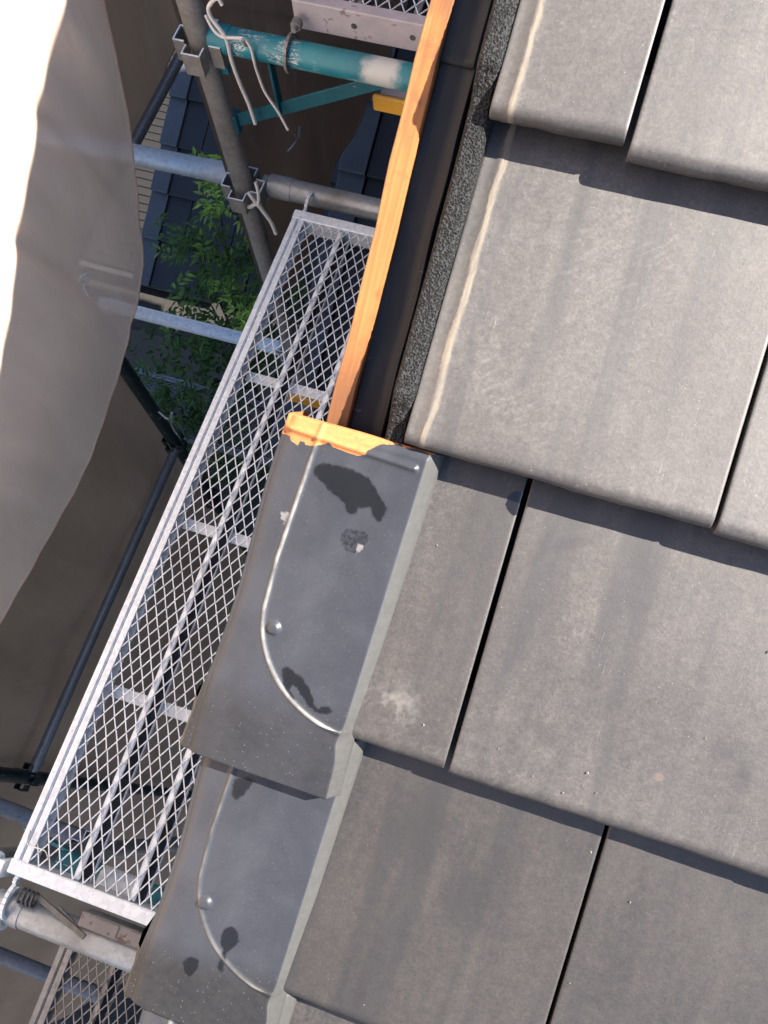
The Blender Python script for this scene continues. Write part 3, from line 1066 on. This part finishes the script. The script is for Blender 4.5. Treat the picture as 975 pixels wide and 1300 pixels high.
# ------------------------------------------------------------------ pipes (ledgers, rails)
LG = 'scaffold ledgers and rails'


def pipe(p, q, r, label, mat, end=True, cat='scaffold pipe'):
    p, q = Vector(p), Vector(q)
    root = empty('scaffold_pipe', p, label, cat, LG)
    b = MB()
    d = (q - p).normalized()
    b.tube([p, q], r, 20, 0, True, .84)
    b.build('tube', mat, root)
    if end:
        for e, s in ((p, 1), (q, -1)):
            b = MB()
            b.tube([e + d * s * .004, e + d * s * .06], r * 1.07, 20, 0, True)
            b.box(e - d * s * .012 - Vector((0, 0, .012)), (.012, .03, .055) if abs(d.x) > .5 else (.03, .012, .055))
            b.build('wedge_end', mat, root)
    return root


pipe(W(-.80, 1.275, 1.645), W(-.20, 1.275, 1.645), .0262, 'galvanised bracket arm carrying the far end of the clean walkway', G_PIPE)
pipe(W(-1.54, 1.262, 1.645), W(-.905, 1.28, 1.645), .0255, 'pale bluish ledger running from the post behind the loose sheet', m_galv('galvanised_bluish_pipe', .48, .45, (.95, 1, 1.06), .25, .3))
pipe(W(-1.54, 1.236, 2.4), W(-.89, 1.243, 2.4), .0225, 'bright ledger below the shrub between sheet and walkway', G_NEW)
pipe(W(-.72, -.384, 1.668), W(-.22, -.384, 1.668), .0262, 'thick galvanised arm under the near end cap of the walkway', G_PIPE)
pipe(W(-1.54, -.322, 1.64), W(-.735, -.322, 1.64), .0235, 'short pale ledger at the left beside the near end cap', G_NEW)
pipe(W(-1.54, -.33, 2.42), W(-.88, -.34, 2.42), .0225, 'dull blue ledger passing below the walkway', G_DARK)
pipe(W(-1.62, -.80, 2.9), W(-.80, -.80, 2.9), .0225, 'dull blue ledger seen through the weathered walkway mesh', G_DARK)
pipe(W(-1.545, 1.14, 3.40), W(-1.545, -.315, 3.40), .0205, 'black handrail along the dark sheet on the outer row', m_galv('dark_rail_tube', .24, .4, (.9, 1, 1.1), .4, .5))
pipe(W(-1.58, 2.75, 2.20), W(-1.58, 1.22, 2.20), .0195, 'black rail along the hem of the far dark sheet', m_galv('dark_rail_tube_far', .17, .4, (.9, 1, 1.1), .4, .5))

# teal bracket: arm, brace, strut, collar
br = empty('scaffold_bracket', W(-.852, 1.25, 1.22), 'teal painted bracket with diagonal brace, chipped paint and a painted sun glare patch', 'scaffold bracket', 'teal scaffold brackets')
b = MB()
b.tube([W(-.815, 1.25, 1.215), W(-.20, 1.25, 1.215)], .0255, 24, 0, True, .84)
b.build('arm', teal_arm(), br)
b = MB()
b.beam(W(-.835, 1.25, 1.428), W(-.47, 1.25, 1.232), .006, .030, Vector((0, 0, 1)), 0, .0012)
b.box(W(-.836, 1.25, 1.428), (.03, .03, .05), None, 0, .003)
b.build('diagonal_brace', P_TEALB, br)
b = MB()
b.beam(W(-.713, 1.25, 1.235), W(-.713, 1.25, 1.372), .022, .006, Vector((1, 0, 0)), 0, .001)
b.build('strut', P_TEALB, br)
b = MB()
b.tube([W(-.830, 1.25, 1.215), W(-.79, 1.25, 1.215)], .0272, 24, 0)
b.box(W(-.822, 1.25, 1.25), (.02, .012, .09))
b.build('wedge', P_TEAL, br)
b = MB()
b.beam(W(-.742, 1.222, 1.192), W(-.742, 1.215, 1.172), .006, .006, Vector((1, 0, 0)))
b.build('stop_pin', G_PIPE, br)

br2 = empty('scaffold_bracket', W(-.852, -.29, 1.715), 'teal bracket arm glimpsed through the near end of the walkway mesh', 'scaffold bracket', 'teal scaffold brackets')
b = MB()
b.tube([W(-.655, -.292, 1.715), W(-.2, -.292, 1.715)], .0225, 18, 0, True, .84)
b.build('arm', P_TEAL, br2)
b = MB()
b.tube([W(-.565, -.292, 1.715), W(-.485, -.292, 1.715)], .0238, 18, 0)
b.build('sleeve', G_NEW, br2)
b = MB()
b.beam(W(-.835, -.292, 1.94), W(-.45, -.292, 1.735), .006, .03, Vector((0, 0, 1)))
b.build('diagonal_brace', P_TEALB, br2)

# flat steel hook of the lilac walkway that wraps the teal arm, with its bolt
hk = empty('steel_hook', W(-.665, 1.25, 1.215), 'flat curved steel hook clasping the teal arm', 'hook')
b = MB()
pts = []
for k in range(13):
    a = math.radians(-20 + 250 * k / 12)
    pts.append(W(-.664, 1.25 + math.cos(a) * .033, 1.215 - math.sin(a) * .033))
for p, q in zip(pts[:-1], pts[1:]):
    b.beam(p, q, .007, .006, Vector((1, 0, 0)))
b.build('hook_strap', G_OLD, hk)
b = MB()
b.tube([W(-.652, 1.278, 1.165), W(-.652, 1.262, 1.165)], .011, 6)
b.tube([W(-.652, 1.262, 1.165), W(-.652, 1.252, 1.165)], .0055, 10)
b.build('bolt', G_OLD, hk)

# near-end latch: curved hook, coil spring, flat bars
lt = empty('walkway_latch', W(-.69, -.384, 1.64), 'spring latch with coil and flat bars between end cap and arm', 'latch')
b = MB()
pts = [W(-.690, -.384 + math.cos(math.radians(a)) * .034, 1.665 - math.sin(math.radians(a)) * .034) for a in range(-10, 260, 18)]
for p, q in zip(pts[:-1], pts[1:]):
    b.beam(p, q, .008, .006, Vector((1, 0, 0)))
b.build('hook_strap', G_NEW, lt)
b = MB()
for k in range(4):
    c = W(-.668 + .0085 * k, -.352, 1.64)
    pts = [c + Vector((0, math.cos(2 * math.pi * j / 14) * .0125, math.sin(2 * math.pi * j / 14) * .0125)) for j in range(15)]
    b.tube(pts, .0024, 6, 0, False)
b.build('coil_spring', M_DARKSTEEL, lt)
b = MB()
b.beam(W(-.64, -.346, 1.645), W(-.53, -.378, 1.642), .009, .004, Vector((0, 0, 1)))
b.build('flat_bar', M_DARKSTEEL, lt)
b = MB()
b.beam(W(-.60, -.352, 1.652), W(-.53, -.378, 1.648), .008, .005, Vector((0, 0, 1)))
b.build('flat_bar', G_DARK, lt)
b = MB()
b.box(W(-.43, -.352, 1.662), (.24, .026, .045), None, 0, .002)
for k in range(3):
    b.box(W(-.50 + .07 * k, -.352, 1.6385), (.05, .02, .002))
tag(b.build('steel_channel', P_LILACD, None, W(-.43, -.352, 1.685)), 'chipped lilac channel end wedged under the near end cap', 'steel channel')

# yellow plastic covers
yl = empty('yellow_guard', W(-.47, 1.30, 1.33), 'yellow plastic edge guard on a grey plate under the teal arm', 'guard', 'yellow plastic guards')
b = MB()
b.box(W(-.45, 1.283, 1.325), (.13, .012, .040), None, 0, .004)
b.build('cover', M_YEL, yl)
b = MB()
b.box(W(-.445, 1.315, 1.312), (.115, .05, .008), None, 0, .002)
b.build('plate', P_LILAC, yl)
yl2 = empty('yellow_guard', W(-.53, .80, 1.76), 'yellow plastic guard glimpsed through the mesh near the timber batten', 'guard', 'yellow plastic guards')
b = MB()
b.box(W(-.54, .806, 1.76), (.13, .03, .035), None, 0, .004)
b.build('cover', M_YEL, yl2)

# cords and wire ties


def rope(name, pts, r, label, cat, mat, n=7, grp=None):
    P = [Vector(p) for p in pts]
    out = []
    for i in range(len(P) - 1):
        p0, p1, p2, p3 = P[max(i - 1, 0)], P[i], P[i + 1], P[min(i + 2, len(P) - 1)]
        for k in range(6):
            t = k / 6
            out.append(.5 * ((2 * p1) + (p2 - p0) * t + (2 * p0 - 5 * p1 + 4 * p2 - p3) * t * t + (3 * p1 - p0 - 3 * p2 + p3) * t ** 3))
    out.append(P[-1])
    b = MB()
    b.tube(out, r, n)
    o = b.build(name, mat, None, P[0])
    return tag(o, label, cat, grp)


cord = empty('cord', W(-.80, 1.222, 1.16), 'white cord looped over the teal arm with two hanging ends', 'cord')


def rope_part(name, pts, r):
    o = rope(name, pts, r, None, None, M_CORD)
    loc = o.location.copy()
    o.parent = cord
    o.location = loc - cord.location


rope_part('strand', [W(-.790, 1.222, 1.108), W(-.803, 1.222, 1.125), W(-.802, 1.222, 1.145), W(-.786, 1.219, 1.168), W(-.780, 1.219, 1.185), W(-.781, 1.219, 1.23), W(-.779, 1.224, 1.29), W(-.772, 1.226, 1.34), W(-.768, 1.226, 1.395)], .0042)
rope_part('strand', [W(-.820, 1.232, 1.15), W(-.805, 1.222, 1.17), W(-.786, 1.217, 1.178), W(-.760, 1.219, 1.176), W(-.742, 1.219, 1.175), W(-.732, 1.219, 1.19), W(-.731, 1.219, 1.225), W(-.733, 1.224, 1.25), W(-.727, 1.226, 1.30), W(-.707, 1.226, 1.345), W(-.692, 1.226, 1.392)], .0031)
rope_part('strand', [W(-.790, 1.222, 1.108), W(-.778, 1.222, 1.100), W(-.772, 1.222, 1.112)], .0036)
rope('cloth_tie', [W(-.86, 1.205, 1.645), W(-.83, 1.203, 1.650), W(-.806, 1.203, 1.632), W(-.795, 1.207, 1.66), W(-.782, 1.209, 1.70), W(-.778, 1.21, 1.74)], .0052, 'grey cloth tie knotted round the post at the bracket arm', 'tie', M_CORD)
rope('cloth_tie', [W(-.822, 1.206, 1.60), W(-.812, 1.203, 1.618), W(-.803, 1.203, 1.632), W(-.797, 1.21, 1.60), W(-.80, 1.215, 1.57)], .0040, 'short upper loop of tie on the post above the arm', 'tie', M_CORD)
rope('wire_tie', [W(-.885, 1.6, 1.83), W(-.883, 1.62, 1.86), W(-.882, 1.63, 1.83), W(-.884, 1.60, 1.85), W(-.884, 1.54, 1.83)], .0028, 'small wire clip on the brown sheet right of the post', 'wire', M_WIRE)
for k, (x, y, h) in enumerate(((-1.52, 1.16, 3.05), (-1.525, 1.14, 3.50))):
    rope('wire_tie', [W(x, y, h), W(x + .04, y - .01, h + .03), W(x + .07, y, h - .03), W(x + .05, y - .02, h + .06), W(x + .06, y - .03, h + .12)], .0045,
         ('pale wire tie upper on the far dark green post', 'pale wire tie lower on the far dark green post')[k], 'wire', M_WIRE)
rope('wire_tie', [W(-.682, -.24, 1.592), W(-.674, -.262, 1.588), W(-.64, -.262, 1.588), W(-.63, -.275, 1.594)], .0013, 'bent wire lying on the mesh by the near corner', 'wire', M_WIRE)

# ------------------------------------------------------------------ dust sheets


def m_sheet(name, col, transp, rough=.9, trans=.4):
    M = Mat(name)
    c = M.coord()
    n1 = M.noise(M.mapped(c, (3, 3, 1.2)), 1.5, 5, .6)
    w1 = M.noise(c, 900, 2)
    colr = M.mix(M.ramp(n1, (.3, 0), (.7, 1)), tuple(x * .86 for x in col), tuple(x * 1.1 for x in col))
    colr = M.mix(.25, colr, M.ramp(w1, (.3, .7), (.7, 1.2)), 'MULTIPLY')
    dust = M.smooth(M.noise(M.mapped(c, (5, 9, 2)), 1.0, 5, .7, .7), .60, .75)
    colr = M.mix(M.math('MULTIPLY', dust, .18), colr, (.6, .56, .5))
    d = M.n('ShaderNodeBsdfDiffuse', Color=colr)
    t = M.n('ShaderNodeBsdfTranslucent', Color=colr)
    cr = M.noise(M.mapped(c, (3.2, 3.2, .8), rot=(.25, 0, 0)), 1.0, 3, .55, .9)
    ridge = M.math('SUBTRACT', 1.0, M.smooth(M.math('ABSOLUTE', M.math('SUBTRACT', cr, .5)), 0.0, .035))
    cr2 = M.noise(M.mapped(c, (5, 5, 2.2), rot=(-.7, .2, 0), loc=(4, 1, 2)), 1.0, 2, .5, .6)
    ridge2 = M.math('SUBTRACT', 1.0, M.smooth(M.math('ABSOLUTE', M.math('SUBTRACT', cr2, .5)), 0.0, .018))
    colr = M.mix(M.math('MULTIPLY', ridge, .10), colr, tuple(min(1, x * 1.35) for x in col))
    colr = M.mix(M.math('MULTIPLY', ridge2, .06), colr, tuple(x * .6 for x in col))
    d.inputs[0].default_value = (1, 1, 1, 1)
    M.set(d, 'Color', colr)
    M.set(t, 'Color', colr)
    nrm = M.bump(M.math('ADD', M.noise(M.mapped(c, (10, 10, 3)), 1.0, 3), M.math('MULTIPLY', M.math('ADD', ridge, ridge2), .06)), .4, .012)
    M.set(d, 'Normal', nrm)
    tr = M.n('ShaderNodeBsdfTransparent', Color=(1, 1, 1))
    m1 = M.n('ShaderNodeMixShader', i0=trans, i1=d, i2=t)
    m2 = M.n('ShaderNodeMixShader', i0=M.ramp(n1, (.3, transp * .85), (.7, transp * 1.1)), i1=m1, i2=tr)
    M.t.links.new(m2.outputs[0], M.out.inputs[0])
    return M.m


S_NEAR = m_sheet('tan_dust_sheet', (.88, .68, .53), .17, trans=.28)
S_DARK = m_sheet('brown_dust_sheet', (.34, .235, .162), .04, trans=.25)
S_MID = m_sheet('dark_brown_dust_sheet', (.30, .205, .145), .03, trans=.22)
DSG = 'brown dust sheets hung on the scaffold'


def interp(tab, y):
    if y <= tab[0][0]: return tab[0][1]
    for (a, p), (c, q) in zip(tab[:-1], tab[1:]):
        if y <= c:
            t = (y - a) / (c - a)
            t = t * t * (3 - 2 * t) * .35 + t * .65
            return p + (q - p) * t
    return tab[-1][1]


def sheet(name, y0, y1, hem, top, xf, mat, label, ny=120, nz=60, hem_w=.0):
    b = MB()
    for i in range(ny + 1):
        y = y0 + (y1 - y0) * i / ny
        hb, ht = hem(y), top(y)
        for k in range(nz + 1):
            t = k / nz
            h = ht + (hb - ht) * t
            b.v.append(tuple(W(xf(y, h, t), y, h)))
    for i in range(ny):
        for k in range(nz):
            a = i * (nz + 1) + k
            b.f.append([a, a + 1, a + nz + 2, a + nz + 1]); b.mi.append(0); b.sm.append(True)
    root = empty(name, W(xf(y0, hem(y0), 1), y0, hem(y0)), label, 'dust sheet', DSG)
    b.build('cloth', mat, root)
    # rolled hem
    hb = MB()
    hb.tube([W(xf(y0 + (y1 - y0) * i / ny, hem(y0 + (y1 - y0) * i / ny), 1), y0 + (y1 - y0) * i / ny, hem(y0 + (y1 - y0) * i / ny)) for i in range(ny + 1)], .0028, 6)
    hb.build('hem', mat, root)
    return root


HEM = [(y * 1.072, h * 1.072) for y, h in [(-1.0, 1.58), (-.3, 1.64), (.08, 1.705), (.39, 1.746), (.55, 1.735), (.697, 1.694), (.884, 1.644), (.987, 1.543), (1.09, 1.301), (1.147, 1.10), (1.25, .80), (1.6, .45)]]


def hem_near(y): return sum(interp(HEM, y + d * .03) for d in (-2, -1, 0, 1, 2)) / 5


def x_near(y, h, t):
    u = y * 1.0 - h * .28                    # folds lean a little off the vertical
    f = .014 * math.sin(u * 8.0 + .6) + .006 * math.sin(u * 23 + 2.0) + .004 * math.sin(u * 61)
    crease = -.020 * math.exp(-((u - .62) / .02) ** 2) + .016 * math.exp(-((u - .78) / .03) ** 2) - .013 * math.exp(-((u - .38) / .02) ** 2)
    t = 1 - (hem_near(y) - h) / 1.6
    flat = .25 + .75 * min(1, max(0, t) * 1.2)
    bulge = .05 * math.exp(-((t - .72) / .25) ** 2) - .012
    return -1.046 + (f + crease) * flat * (1 - .75 * max(0, (t - .8) / .2)) + bulge * (1 - max(0, (t - .8) / .2) ** 2)


sheet('dust_sheet', -2.2, 2.4, hem_near, lambda y: -.9, x_near, S_NEAR, 'pale tan sheet billowing loose at the left, sunlit along its outer side', 320, 110)
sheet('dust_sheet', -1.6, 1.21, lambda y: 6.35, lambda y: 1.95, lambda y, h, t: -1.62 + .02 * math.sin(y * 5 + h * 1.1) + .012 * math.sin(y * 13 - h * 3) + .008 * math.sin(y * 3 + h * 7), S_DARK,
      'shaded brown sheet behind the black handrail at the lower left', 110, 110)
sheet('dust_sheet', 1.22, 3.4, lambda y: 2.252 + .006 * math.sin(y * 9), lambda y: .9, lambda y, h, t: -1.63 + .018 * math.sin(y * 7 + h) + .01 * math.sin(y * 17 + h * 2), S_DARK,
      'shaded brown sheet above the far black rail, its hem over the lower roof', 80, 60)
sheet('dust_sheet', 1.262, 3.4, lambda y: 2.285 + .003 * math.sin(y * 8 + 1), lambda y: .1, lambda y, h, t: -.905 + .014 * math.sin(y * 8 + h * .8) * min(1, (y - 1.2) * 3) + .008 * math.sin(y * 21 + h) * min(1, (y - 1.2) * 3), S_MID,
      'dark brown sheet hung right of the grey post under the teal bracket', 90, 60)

rope('tie', [W(x_near(y, h, 0) + .010, y, h) for y, h in [(.825, 1.485), (.812, 1.478), (.806, 1.49), (.815, 1.505), (.822, 1.49), (.808, 1.515), (.80, 1.535)]], .0026, 'small white tie knotted on the tan sheet', 'tie', M_CORD)

# crumbs of mortar and grit lying on the tiles
b = MB()
gr = random.Random(11)


def surf_z(y, i): return -BUTT * (y - butt_s(i)) / EXPO


for k in range(70):
    i = gr.choice((1, 2, 2, 3, 3, 3, 4, 4))
    y = butt_s(i) + gr.choice((gr.uniform(.004, .03), gr.uniform(.01, .26)))
    x = gr.uniform(-.075, .42) if i > 2 else gr.uniform(-.09, .30)
    if y > butt_s(i - 1) - .05: y -= .06
    rr_ = gr.choice((.0004, .0005, .0006, .0008, .0011))
    c = ROOFM @ Vector((x, y, surf_z(y, i) + rr_ * .4))
    vs = [c + Vector(d) * rr_ * gr.uniform(.7, 1.4) for d in ((1, 0, 0), (-1, .2, 0), (0, 1.3, 0), (.1, -1, 0), (0, 0, .8), (0, .1, -.6))]
    b.add(vs, [(0, 2, 4), (2, 1, 4), (1, 3, 4), (3, 0, 4), (2, 0, 5), (1, 2, 5), (3, 1, 5), (0, 3, 5)])
tag(b.build('grit', m_simple('mortar_crumb', (.17, .145, .11), .9)), kind='stuff')

# ------------------------------------------------------------------ lower roofs


def m_lowtile(name, col, rough):
    M = Mat(name)
    c = M.coord()
    n1 = M.noise(c, 5, 5, .6)
    n2 = M.noise(c, 60, 4, .6)
    return M.fin(M.ramp(M.math('ADD', M.math('MULTIPLY', n1, .6), M.math('MULTIPLY', n2, .4)), (.3, tuple(x * .75 for x in col)), (.7, tuple(x * 1.25 for x in col))), rough, 0, M.bump(n2, .1, .002), .5)


M_LT = m_lowtile('dark_lower_roof_tile', (.016, .016, .018), .6)
M_LV = m_lowtile('sky_sheen_lower_verge_tile', (.066, .069, .080), .5)  # bluish sky sheen on the verge, painted in as a lighter tile colour


def low_tile(name, w, mat, l=.33, wing=False):
    b = MB()
    prof = [(l, -.031), (.006, 0), (.001, -.003), (0, -.009), (.002, -.03), (l, -.06)]
    xs = [0, .002, w - .002, w]
    for x in xs:
        for (y, z) in prof:
            b.v.append((x, y, z + (-.001 if x in (0, w) else 0) + (.012 if wing else 0)))
    n = len(prof)
    for i in range(3):
        for k in range(n):
            k2 = (k + 1) % n
            b.f.append([i * n + k, i * n + k2, (i + 1) * n + k2, (i + 1) * n + k]); b.mi.append(0); b.sm.append(False)
    b.f += [list(range(n))[::-1], [3 * n + k for k in range(n)]]; b.mi += [0, 0]; b.sm += [False] * 2
    return b.mesh(name, mat)


lt_me = low_tile('roof_tile', .298, M_LT)
lt_half = low_tile('roof_tile', .150, M_LT)
lv_me = low_tile('verge_tile', .112, M_LV, wing=True)


def lower_roof(loc, n_down, n_up, ncol, label):
    root = empty('lower_roof', loc, label, 'roof', 'lower tiled roofs', (TH, 0, 0))
    y0, y1 = -n_down * EXPO, (n_up + 1) * EXPO
    b = MB()
    b.box((.02 + ncol * .153, (y0 + y1) / 2, -.085), (ncol * .306, y1 - y0, .04))
    d = bpy.data.objects.new('roof_deck', b.mesh('roof_deck', M_LT)); COL.objects.link(d); d.parent = root
    b = MB()
    b.box((.03, (y0 + y1) / 2, -.16), (.03, y1 - y0, .2))
    d = bpy.data.objects.new('barge_board', b.mesh('barge_board', M_LT)); COL.objects.link(d); d.parent = root
    for i in range(-n_down, n_up + 1):
        def put(nm, me, x, dz=0):
            o = bpy.data.objects.new(nm, me); COL.objects.link(o); o.parent = root
            o.location = (x, i * EXPO + rr.uniform(-.002, .002), dz + rr.uniform(-.001, .001))
        put('verge_tile', lv_me, 0)
        x = .118
        if i % 2 == 0:
            put('roof_tile', lt_half, x); x += .156
        for k in range(ncol - 1):
            put('roof_tile', lt_me, x); x += .304
    return root


lower_roof(W(-2.67, 3.16, 3.93), 3, 4, 6, 'lower tiled roof left of the grey post with its verge painted in sky sheen')
lower_roof(W(-1.072, 2.24, 2.70), 11, 3, 3, 'lower tiled roof right of the brown sheet, passing under the walkway')

# timber deck of the yard beside the lower roof
MD = Mat('shade_darkened_deck_board')
_c = MD.coord()
dn = MD.noise(MD.mapped(_c, (2, 30, 30)), 1.0, 5, .6)
MD.fin(MD.ramp(dn, (.3, (.004, .0026, .0019)), (.7, (.008, .0053, .0040))), .8, 0, MD.bump(dn, .2, .003))  # boards stand in the sun here; shade over the deck is put into their colour
dk = empty('timber_deck', Vector((-4.6, 5.3, 0)), 'brown board deck in the yard left of the lower roof', 'deck')
b = MB()
b.box((-4.6, 5.3, .10), (2.9, 3.4, .08))
b.build('frame', M_DARKSTEEL, dk)
pl = MB()
pl.box((-4.6, 5.3 - 1.6, .165), (2.9, .083, .03), None, 0, .004)
pme = None
for k in range(37):
    if pme is None:
        o = pl.build('plank', MD.m, dk)
        pme = o
    else:
        o = pme.copy(); COL.objects.link(o)
        o.parent = dk
        o.location = pme.location + Vector((rr.uniform(-.01, .01), .09 * k, 0))

# ------------------------------------------------------------------ planting
MLF = Mat('shrub_leaf')
_oi = MLF.attr('tone', 'Fac')
_c = MLF.coord()
ln = MLF.noise(_c, 30, 3)
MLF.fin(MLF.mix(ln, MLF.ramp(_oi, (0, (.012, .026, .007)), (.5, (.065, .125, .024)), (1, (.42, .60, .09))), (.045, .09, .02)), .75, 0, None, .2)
MLF.set(MLF.p, 'Subsurface Weight', 0.0)
MBK = m_simple('bark', (.07, .05, .035), .9, 0, .3, 30, .5, .004)


def leaf_cloud(centres, n_each, size, seed, spread):
    rn = random.Random(seed)
    V, F, T = [], [], []
    for (c, rad, tone) in centres:
        c = Vector(c)
        for k in range(n_each):
            d = Vector((rn.gauss(0, 1), rn.gauss(0, 1), rn.gauss(0, .8)))
            p = c + d * rad * .5
            # whorl of leaflets
            ax = Vector((rn.gauss(0, 1), rn.gauss(0, 1), rn.gauss(.3, .6))).normalized()
            side = ax.cross(Vector((0, 0, 1)))
            if side.length < .1: side = Vector((1, 0, 0))
            side.normalize()
            tn = min(1, max(0, tone + rn.gauss(0, .12) + d.z * .06))  # lit upper leaves painted in by a lighter tone
            nl = rn.choice((5, 7, 7, 9))
            for q in range(nl):
                along = (q + 1) // 2 / (nl // 2)
                sg = 0 if q == nl - 1 else (1 if q % 2 else -1)
                ang = sg * (.95 + rn.gauss(0, .15))
                di = (ax * math.cos(ang) + side * math.sin(ang)).normalized()
                up = Vector((rn.gauss(0, .3), rn.gauss(0, .3), 1)).normalized()
                sd = di.cross(up).normalized()
                L = size * rn.uniform(.7, 1.3)
                w = L * .17
                droop = Vector((0, 0, -L * .25))
                p = c + d * rad * .5 + ax * size * 1.7 * along
                b0 = len(V)
                V += [tuple(p), tuple(p + di * L * .4 + sd * w), tuple(p + di * L + droop), tuple(p + di * L * .4 - sd * w), tuple(p + di * L * .45 + Vector((0, 0, -.004)))]
                F += [(b0, b0 + 1, b0 + 4), (b0, b0 + 4, b0 + 3), (b0 + 1, b0 + 2, b0 + 4), (b0 + 4, b0 + 2, b0 + 3)]
                T += [tn] * 5
    return V, F, T


def shrub(name, base, centres, n_each, size, label, cat, seed):
    base = Vector(base)
    root = empty(name, base, label, cat, 'plants in the yard')
    V, F, T = leaf_cloud(centres, n_each, size, seed, 1)
    me = bpy.data.meshes.new('foliage')
    me.from_pydata([tuple(Vector(v) - base) for v in V], [], F)
    me.materials.append(MLF.m)
    a = me.attributes.new('tone', 'FLOAT', 'POINT')
    a.data.foreach_set('value', T)
    o = bpy.data.objects.new('foliage', me); COL.objects.link(o); o.parent = root
    b = MB()
    rn = random.Random(seed + 5)
    top = sum((Vector(c[0]) for c in centres), Vector()) / len(centres)
    kk = base.lerp(top, .7) + Vector((rn.uniform(-.05, .05), rn.uniform(-.05, .05), 0))
    b.tube([base, base.lerp(kk, .5) + Vector((.03, -.02, 0)), kk], [.035, .028, .02], 8)
    for (c, rad, t) in centres:
        c = Vector(c)
        b.tube([kk, kk.lerp(c, .5) + Vector((rn.uniform(-.05, .05), rn.uniform(-.05, .05), .05)), c], [.014, .009, .004], 5)
    b.build('stem', MBK, root)
    return root


cen = []
rn = random.Random(21)
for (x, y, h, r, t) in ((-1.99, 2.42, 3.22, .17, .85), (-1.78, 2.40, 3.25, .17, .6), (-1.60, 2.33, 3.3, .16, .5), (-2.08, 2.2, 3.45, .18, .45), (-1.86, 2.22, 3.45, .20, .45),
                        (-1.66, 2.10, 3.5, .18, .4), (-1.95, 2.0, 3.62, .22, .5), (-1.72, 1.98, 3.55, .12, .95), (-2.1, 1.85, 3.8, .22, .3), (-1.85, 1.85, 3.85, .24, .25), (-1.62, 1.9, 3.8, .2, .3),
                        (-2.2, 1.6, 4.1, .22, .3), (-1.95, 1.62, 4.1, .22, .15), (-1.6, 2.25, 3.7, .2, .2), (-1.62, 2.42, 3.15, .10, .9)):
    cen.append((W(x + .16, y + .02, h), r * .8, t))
shrub('shrub', W(-1.85, 1.9, 6.5), cen, 30, .052, 'green shrub with pointed leaves left of the grey post', 'shrub', 4)
cen = [(W(x, y, h), r, t) for (x, y, h, r, t) in ((-2.25, 1.95, 5.3, .25, .15), (-2.05, 2.0, 5.35, .22, .1), (-2.35, 1.75, 5.5, .22, .2), (-1.95, 1.8, 5.5, .22, .1), (-2.75, 2.2, 5.3, .22, .25))]
shrub('low_bush', W(-2.25, 1.9, 6.5), cen, 30, .06, 'dark bush low down above the crosswise walkway', 'bush', 9)
